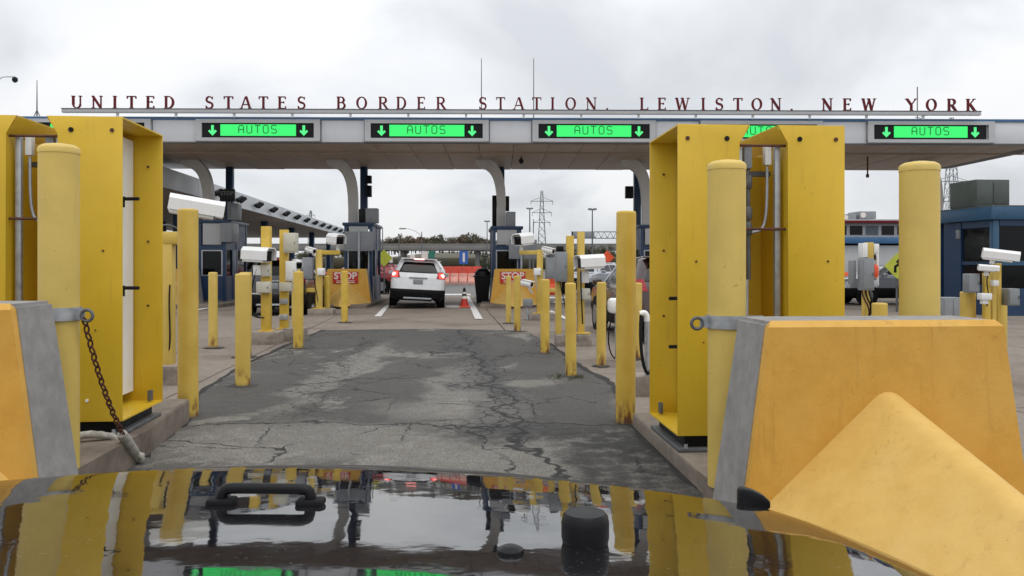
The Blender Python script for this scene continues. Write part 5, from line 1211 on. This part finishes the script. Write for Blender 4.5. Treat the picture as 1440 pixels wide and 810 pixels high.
for i in range(28):
    o = link('window', wp, t, (1.0+i*1.15, 0.36, gz(323.5, d)))
    if i % 3 == 1: o.data = wp2 if i > 1 else (wp2 := wp.copy()); o.data.materials[0] = M['paleglass']
    link('window_frame', fp, t, (1.0+i*1.15, 0.385, gz(323.5, d)))
MB().box((Wt/2, 4.9, gz(312, d)), (Wt+0.4, 10.4, 3.5*k)).build('roof_edge', M['letter'], t)
MB().box((Wt/2, 5.2, gz(309.3, d)), (Wt+0.2, 10.2, 2.5*k)).build('roof', M['farwall'], t)
for a, b_, y0, y1 in ((1198, 1219, 299, 309), (1224, 1248, 295, 306), (1160, 1178, 300, 309)):
    u = MB().box((gx((a+b_)/2, d)-xl, 2.5, (gz(y0, d)+gz(y1, d))/2), ((b_-a)*k, 2.0, (y1-y0)*k), bev=0.02).build('roof_unit', M['greybox'], t)
    MB().lathe([(0.2, -0.01), (0.2, 0.02)], 12, (gx(a+5, d)-xl, 1.49, gz((y0+y1)/2, d)), 'y').build('fan', M['signwhite'], u)
# low building with a pale roof behind the left camera posts and one beyond the overpass
# ================================================================ overpass, hill, trees
d = 215.0
t = thing('overpass', 'long grey concrete road overpass crossing in the distance', 'bridge', (0, d, 0))
MB().box((-10, 0, (gz(346.5, d)+gz(352.5, d))/2), (330, 9, 6*d/FPX), bev=0.05).build('deck', M['ovconc'], t)
MB().box((-10, -4.2, gz(346, d)+0.1), (330, 0.35, 0.9)).build('parapet', M['ovconc'], t)
MB().box((-10, 4.2, gz(346, d)+0.1), (330, 0.35, 0.9)).build('parapet', M['ovconc'], t)
pm = MB().box((0, 0, gz(352.5, d)/2), (1.1, 5.5, gz(352.5, d)+0.1), bev=0.05).mesh('pier', M['ovconc'])
for i in range(17): link('pier', pm, t, (-165+i*19.5, 0, 0))
kind(MB().box((-10, 241, 1.5), (330, 30, 3.4), bev=1.0).build('embankment', M['grass']), 'structure')
def hill():
    b = MB(); nx, ny = 70, 10
    for j in range(ny+1):
        for i in range(nx+1):
            x = -420+840*i/nx; y = 260+260*j/ny
            h = 7.6*math.exp(-((x+30)/46)**2)+3.5*math.exp(-((x-140)/120)**2)+2.5*math.exp(-((x+260)/120)**2)
            b.v.append((x, y, -0.2+h*math.sin(PI*min(1, j/ny*1.2+0.02)*0.5)))
    for j in range(ny):
        for i in range(nx): a = j*(nx+1)+i; b.f.append((a, a+1, a+nx+2, a+nx+1)); b.sm.append(True)
    return kind(b.build('hill', M['grass']), 'structure')
hill()
def hz(x): return 7.6*math.exp(-((x+30)/46)**2)+3.5*math.exp(-((x-140)/120)**2)+2.5*math.exp(-((x+260)/120)**2)
def leafmat(name, a, b_):
    t = NT(name); v = t.coord(); ri = t.n.new('ShaderNodeObjectInfo').outputs['Random']
    f = t.noise(v, 0.9, 4); c = t.mix(t.step(f, 0.35, 0.65), a, b_); c = t.mix(t.math('MULTIPLY', ri, 0.5), c, mul(a, 0.7))
    t.L(c, t.b.inputs['Base Color']); t.b.inputs['Roughness'].default_value = 0.8; return t.m
LM = [leafmat('leaf_rust', (0.15, 0.105, 0.07), (0.19, 0.14, 0.09)), leafmat('leaf_olive', (0.105, 0.105, 0.06), (0.145, 0.135, 0.08)), leafmat('leaf_brown', (0.135, 0.11, 0.085), (0.17, 0.145, 0.11)), leafmat('leaf_dark', (0.018, 0.030, 0.016), (0.035, 0.05, 0.025))]
M['bark'] = paint('bark', (0.05, 0.04, 0.032), 0.9, 0.2, 3)
def crown_mesh(H_, R, mat, seed, n=900, narrow=1.0):
    q = random.Random(seed); b = MB(); cl = []
    for i in range(16):
        a = q.uniform(0, 2*PI); r = R*math.sqrt(q.random())*0.8; z = H_*q.uniform(0.30, 0.95); r *= narrow*(1.15-0.75*abs(z/H_-0.55)*1.6)
        cl.append((r*math.cos(a), r*math.sin(a), z, R*q.uniform(0.22, 0.42)))
    for i in range(n):
        c = cl[i % 16]; v = Vector((q.gauss(0, 1), q.gauss(0, 1), q.gauss(0, 0.8))); v = v.normalized()*c[3]*q.random()**0.4
        p = Vector(c[:3])+v; s = R*q.uniform(0.05, 0.10); e1 = Vector((q.gauss(0, 1), q.gauss(0, 1), q.gauss(0, 1))).normalized()*s; e2 = Vector((q.gauss(0, 1), q.gauss(0, 1), q.gauss(0, 1))).normalized()*s
        b.add([p-e1, p+e2*0.8, p+e1, p-e2*0.8], [(0, 1, 2, 3)])
    return b.mesh('crown', mat, False), cl
def trunk_mesh(H_, R, cl):
    b = MB(); b.tube([(0, 0, -0.3), (0.05*R, 0, H_*0.3), (0, 0.05*R, H_*0.62), (0, 0, H_*0.9)], [0.05*R+0.05, 0.045*R, 0.028*R, 0.008*R], 7)
    for c in cl[:9]: b.tube([(0, 0, max(H_*0.2, c[2]*0.6)), (c[0]*0.6, c[1]*0.6, c[2]*0.88), (c[0], c[1], c[2])], [0.022*R, 0.014*R, 0.006*R], 5)
    return b.mesh('trunk', M['bark'])
KIND = []
for i, (H_, R, m, nw) in enumerate(((9, 4.2, 0, 1), (10, 4.6, 1, 1), (8, 4.0, 2, 1), (11, 2.4, 3, 0.7), (7.5, 4.4, 1, 1), (8.5, 4.4, 0, 1))):
    cm_, cl = crown_mesh(H_, R, LM[m], i+3); KIND.append((cm_, trunk_mesh(H_, R, cl), ['rusty autumn tree', 'olive green tree', 'bare brownish tree', 'dark slim evergreen', 'low olive tree', 'broad rusty tree'][i]))
def tree(x, y, z, k, s, lab):
    cm_, tm, nm = KIND[k]; t = thing('tree', nm+' '+lab, 'tree', (x, y, z-0.4), rnd.uniform(0, 6), 'distant trees beyond the overpass'); t.scale = (s, s, s*rnd.uniform(0.8, 1.0))
    link('crown', cm_, t); link('trunk', tm, t)
for i in range(84):
    y = rnd.choice((290, 300, 312, 325)); px = 528+i*2.05+rnd.uniform(-3, 3); x = gx(px, y)
    if px > 700: continue
    tree(x, y, hz(x)*0.8-0.5, rnd.choice((0, 0, 5, 2, 1, 4)), rnd.uniform(0.5, 0.78)*(1.0 if px > 545 else 0.8), 'on the far hill seen between the booths')
for i in range(34):
    y = rnd.choice((290, 320, 350)); px = 738+i*6+rnd.uniform(-4, 4); x = gx(px, y)
    if px > 930: continue
    tree(x, y, hz(x)*0.8-0.5, rnd.choice((1, 4, 2, 2, 1)), rnd.uniform(0.45, 0.8), 'on the skyline beyond the bollards of the other side')
for i in range(14):
    y = 320; px = 420+i*5.5+rnd.uniform(-2, 2); x = gx(px, y); tree(x, y, hz(x)*0.8-0.5, rnd.choice((1, 2, 4)), rnd.uniform(0.4, 0.7), 'behind the end of the long side canopy')
tree(gx(682, 110), 110, 0, 3, 0.34, 'standing close beside the booth with the trash bin')
for px, s in ((828, 0.55), (842, 0.5), (853, 0.6)): tree(gx(px, 170), 170, 0, 1, s, 'under the overhead sign truss, clump by the tall bollard')
# ================================================================ masts, pylons, truss
def pylon(px, ytop, d, lab, arms, w0=3.2):
    t = thing('transmission_tower', lab, 'pylon', (gx(px, d), d, 0)); H_ = gz(ytop, d); k = d/FPX
    b = MB(); wz = lambda z: w0*(1-z/H_)**1.1*0.5+0.35
    lv = [H_*(1-(1-i/11)**1.25) if False else H_*i/11 for i in range(12)]
    cs = [(-1, -1), (1, -1), (1, 1), (-1, 1)]
    for cx, cy in cs: b.tube([(cx*wz(z), cy*wz(z), z) for z in lv], 0.11, 4)
    for a, c in zip(lv[:-1], lv[1:]):
        for q in range(4):
            (x0, y0), (x1, y1) = cs[q], cs[(q+1) % 4]
            b.tube([(x0*wz(a), y0*wz(a), a), (x1*wz(c), y1*wz(c), c)], 0.06, 3); b.tube([(x1*wz(a), y1*wz(a), a), (x0*wz(c), y0*wz(c), c)], 0.06, 3)
    kind(b.build('lattice', M['galvdark'], t), 'stuff')
    for y, l in arms:
        z = gz(y, d); L = l*k; b = MB(); b.tube([(-L, 0, z), (L, 0, z)], 0.10, 4); b.tube([(-L, 0, z), (0, 0, z+1.6), (L, 0, z)], 0.07, 4)
        for s in (-1, 1): b.tube([(s*L*0.95, 0, z), (s*L*0.95, 0, z-1.4)], 0.08, 4)
        b.build('crossarm', M['galvdark'], t)
    return t
pylon(762, 268, 310, 'tall lattice transmission tower right of the booth with the trash bin', ((283, 16), (299, 14), (313, 12)))
pylon(1338, 165, 240, 'tall lattice transmission tower behind the blue building', ((255, 25), (283, 24)), 4.5)
pylon(437, 296, 420, 'tiny transmission tower beyond the end of the long side canopy', ((303, 6),), 3)
def mast(px, ytop, d, lab, head='box', r=0.09, arm=None):
    t = thing('light_pole', lab, 'light pole', (gx(px, d), d, 0)); z = gz(ytop, d)
    MB().tube([(0, 0, 0), (0, 0, z)], [r*1.3, r*0.7], 8).build('pole', M['galvdark'], t)
    if head == 'box':
        for s in (-1, 1): MB().box((s*0.28, 0, z), (0.45, 0.35, 0.22), bev=0.04).build('lamp_head', M['greybox'], t)
        MB().tube([(-0.4, 0, z-0.1), (0.4, 0, z-0.1)], 0.05, 6).build('bracket', M['galvdark'], t)
    elif head == 'arm':
        dx = gx(arm[0], d)-gx(px, d); za = gz(arm[1], d)
        MB().tube(bez((0, 0, z-0.6), (dx*0.3, 0, z+0.3), (dx*0.7, 0, za), (dx, 0, za), 8), r*0.6, 6).build('arm', M['galv'], t)
        MB().box((dx*1.0, 0, za-0.05), (0.9, 0.3, 0.18), bev=0.05).build('lamp_head', M['greybox'], t)
mast(833, 294, 95, 'straight light pole with twin lamp heads by the overhead sign truss'); mast(745, 293, 120, 'straight light pole with floodlights next to the transmission tower', 'box', 0.11); mast(750, 308, 150, 'thin pole between the light pole and the transmission tower', None, 0.10)
mast(685, 311, 140, 'light pole peeking out beside the booth with the trash bin'); mast(593, 326, 110, 'street lamp with a long arm in front of the wooded hill', 'arm', 0.08, (566, 321)); mast(538, 320, 120, 'thin pole beside the booth, nearer the canopy', None, 0.09); mast(561, 330, 130, 'thin pole in front of the wooded hill', None, 0.09)
d = 120.0; t = thing('sign_truss', 'overhead sign truss with a grey sign panel spanning the far road', 'sign truss', (0, d, 0)); k = d/FPX
x0, x1, za, zb = gx(803, d), gx(905, d), gz(326, d), gz(335, d)
b = MB()
for z in (za, zb): b.tube([(x0, 0, z), (x1, 0, z)], 0.07, 5)
nn = 12
for i in range(nn):
    a = x0+(x1-x0)*i/nn; c = x0+(x1-x0)*(i+1)/nn; b.tube([(a, 0, zb), ((a+c)/2, 0, za), (c, 0, zb)], 0.05, 4)
kind(b.build('truss', M['galvdark'], t), 'stuff')
for px in (805, 868, 904): MB().tube([(gx(px, d), 0.2, 0), (gx(px, d), 0.2, za)], 0.14, 8).build('leg', M['galvdark'], t)
MB().box((gx(821, d), -0.15, gz(330.5, d)), (30*k, 0.08, 9*k), bev=0.01).build('sign_panel', M['greybox'], t)

# ================================================================ the dark car whose hood fills the foot of the picture
own = thing('dark_car', 'glossy black car hood with a lifting handle and a washer nozzle, mirroring the station', 'car', (-0.40, 0, 0))
HW = 1.0
def hood_z(u, y):
    z = 1.100
    # slope grows gently towards the nose
    a = 1.88-y
    sl0 = 0.145; z += sl0*a-0.5*(0.046/0.95)*a*a
    if y > 1.64: q = y-1.64; z -= 0.22*q*q
    if y > 1.84: q = y-1.84; z -= 1.6*q*q
    e = abs(u)
    z -= 0.006*e*e+(0.10*((e-0.84)/0.16)**2.2 if e > 0.84 else 0)
    return z-0.008*u
def front_y(u): return 2.00-0.47*u*u
def hood_at(u, y):
    yf = front_y(u); v = (y-0.62)/(yf-0.62); return hood_z(u, y+(2.0-yf)*v*v)
b = MB(); nu, nv = 72, 60
for j in range(nv+1):
    v = j/nv
    for i in range(nu+1):
        u = -1+2*i/nu; u = math.copysign(abs(u)**0.85, u)
        yf = front_y(u); y = 0.62+(yf-0.62)*v; yy = y+(2.0-yf)*v*v
        x = u*HW*(1.0-0.02*v)
        b.v.append((x, y, hood_z(u, yy)))
# front lip and side skirts are closed by extra rows dropping down
for j in range(nv):
    for i in range(nu): a = j*(nu+1)+i; b.f.append((a, a+1, a+nu+2, a+nu+1)); b.sm.append(True)
b.build('hood', M['hood'], own)
# fenders and nose below the hood edge
def skirt(path, z1, name, mat):
    b = MB(); n = len(path); 
    for p in path: b.v.append(tuple(p))
    for p in path: b.v.append((p[0]*1.012, p[1]+0.015, (p[2]+z1)/2))
    for p in path: b.v.append((p[0]*0.99, p[1]-0.02, z1))
    for r_ in range(2):
        for i in range(n-1): b.f.append((r_*n+i, r_*n+i+1, (r_+1)*n+i+1, (r_+1)*n+i)); b.sm.append(True)
    return b.build(name, mat, own)
ue = [-1+2*i/40 for i in range(41)]
skirt([(u*HW*0.98, front_y(u)+0.004, hood_z(u, 2.0)-0.006) for u in ue], 0.45, 'nose_panel', M['hood'])
for s in (-1, 1):
    skirt([(s*(HW*(1-0.02*j/20)+0.004), 0.62+(front_y(1)-0.62)*j/20, hood_z(s, 0.62+(front_y(1)-0.62)*j/20+(2.0-front_y(1))*(j/20)**2)-0.006) for j in range(21)], 0.42, 'fender', M['hood'])
    wheel(own, s*(HW-0.10), 1.12, 0.36, 0.22, s)
    MB().box((s*0.62, 1.86, 0.82), (0.34, 0.16, 0.14), bev=0.03).build('head_light', M['galv'], own)
MB().box((0, 1.96, 0.66), (0.9, 0.06, 0.18), bev=0.02).build('grille', M['plastic'], own)
MB().box((0, 1.97, 0.44), (1.6, 0.2, 0.16), bev=0.05).build('bumper', M['plastic'], own)
MB().box((0, 0.60, 0.80), (1.7, 0.04, 0.62)).build('firewall', M['black'], own)
def on_hood(x, y): return Vector((x, y, hood_at(x/HW, y)))
# lifting handle
yh = 1.25; xa, xb = gx(312, yh)+0.40, gx(437, yh)+0.40
pa, pb = on_hood(xa, yh), on_hood(xb, yh)
h = 0.024
hd = MB().tube([pa+Vector((0, 0, -.002))]+bez(pa+Vector((0, 0, 0.006)), pa+Vector((0, 0, h)), pa+Vector((0.004, 0, h)), pa+Vector((0.028, 0, h)), 6)+bez(pb+Vector((-0.028, 0, h)), pb+Vector((-0.004, 0, h)), pb+Vector((0, 0, h)), pb+Vector((0, 0, 0.006)), 6)+[pb+Vector((0, 0, -.002))], 0.0085, 12).build('handle', M['black'], own)
for p in (pa, pb): MB().box(p+Vector((0, 0, 0.004)), (0.042, 0.03, 0.011), bev=0.004).build('handle_foot', M['rubber'], hd)
yb_ = 1.025; p = on_hood(gx(823, yb_)+0.40, yb_)
MB().lathe([(0.0275, -0.004), (0.0300, 0.008), (0.0300, 0.025), (0.0285, 0.034), (0.025, 0.038), (0.005, 0.0385)], 24, p).build('hood_bumper', M['black'], own)
yn = 0.965; p = on_hood(gx(717.5, yn)+0.40, yn)
MB().lathe([(0.0155, -0.003), (0.0165, 0.002), (0.0155, 0.005), (0.009, 0.0085), (0.003, 0.0095)], 20, p).build('washer_nozzle', M['black'], own)
yq = 1.52; x_ = gx(1056, yq)+0.40
zq = hood_at(x_/HW, yq)
b = MB().prism([(-0.024, -0.012), (0.034, -0.012), (0.034, 0.002), (0.02, 0.014), (0.0, 0.023), (-0.02, 0.027), (-0.024, 0.02)][::-1], 0.022, 'y', -0.011, 0.004)
b.build('edge_fin', M['black'], own, (x_, yq, zq+0.006))
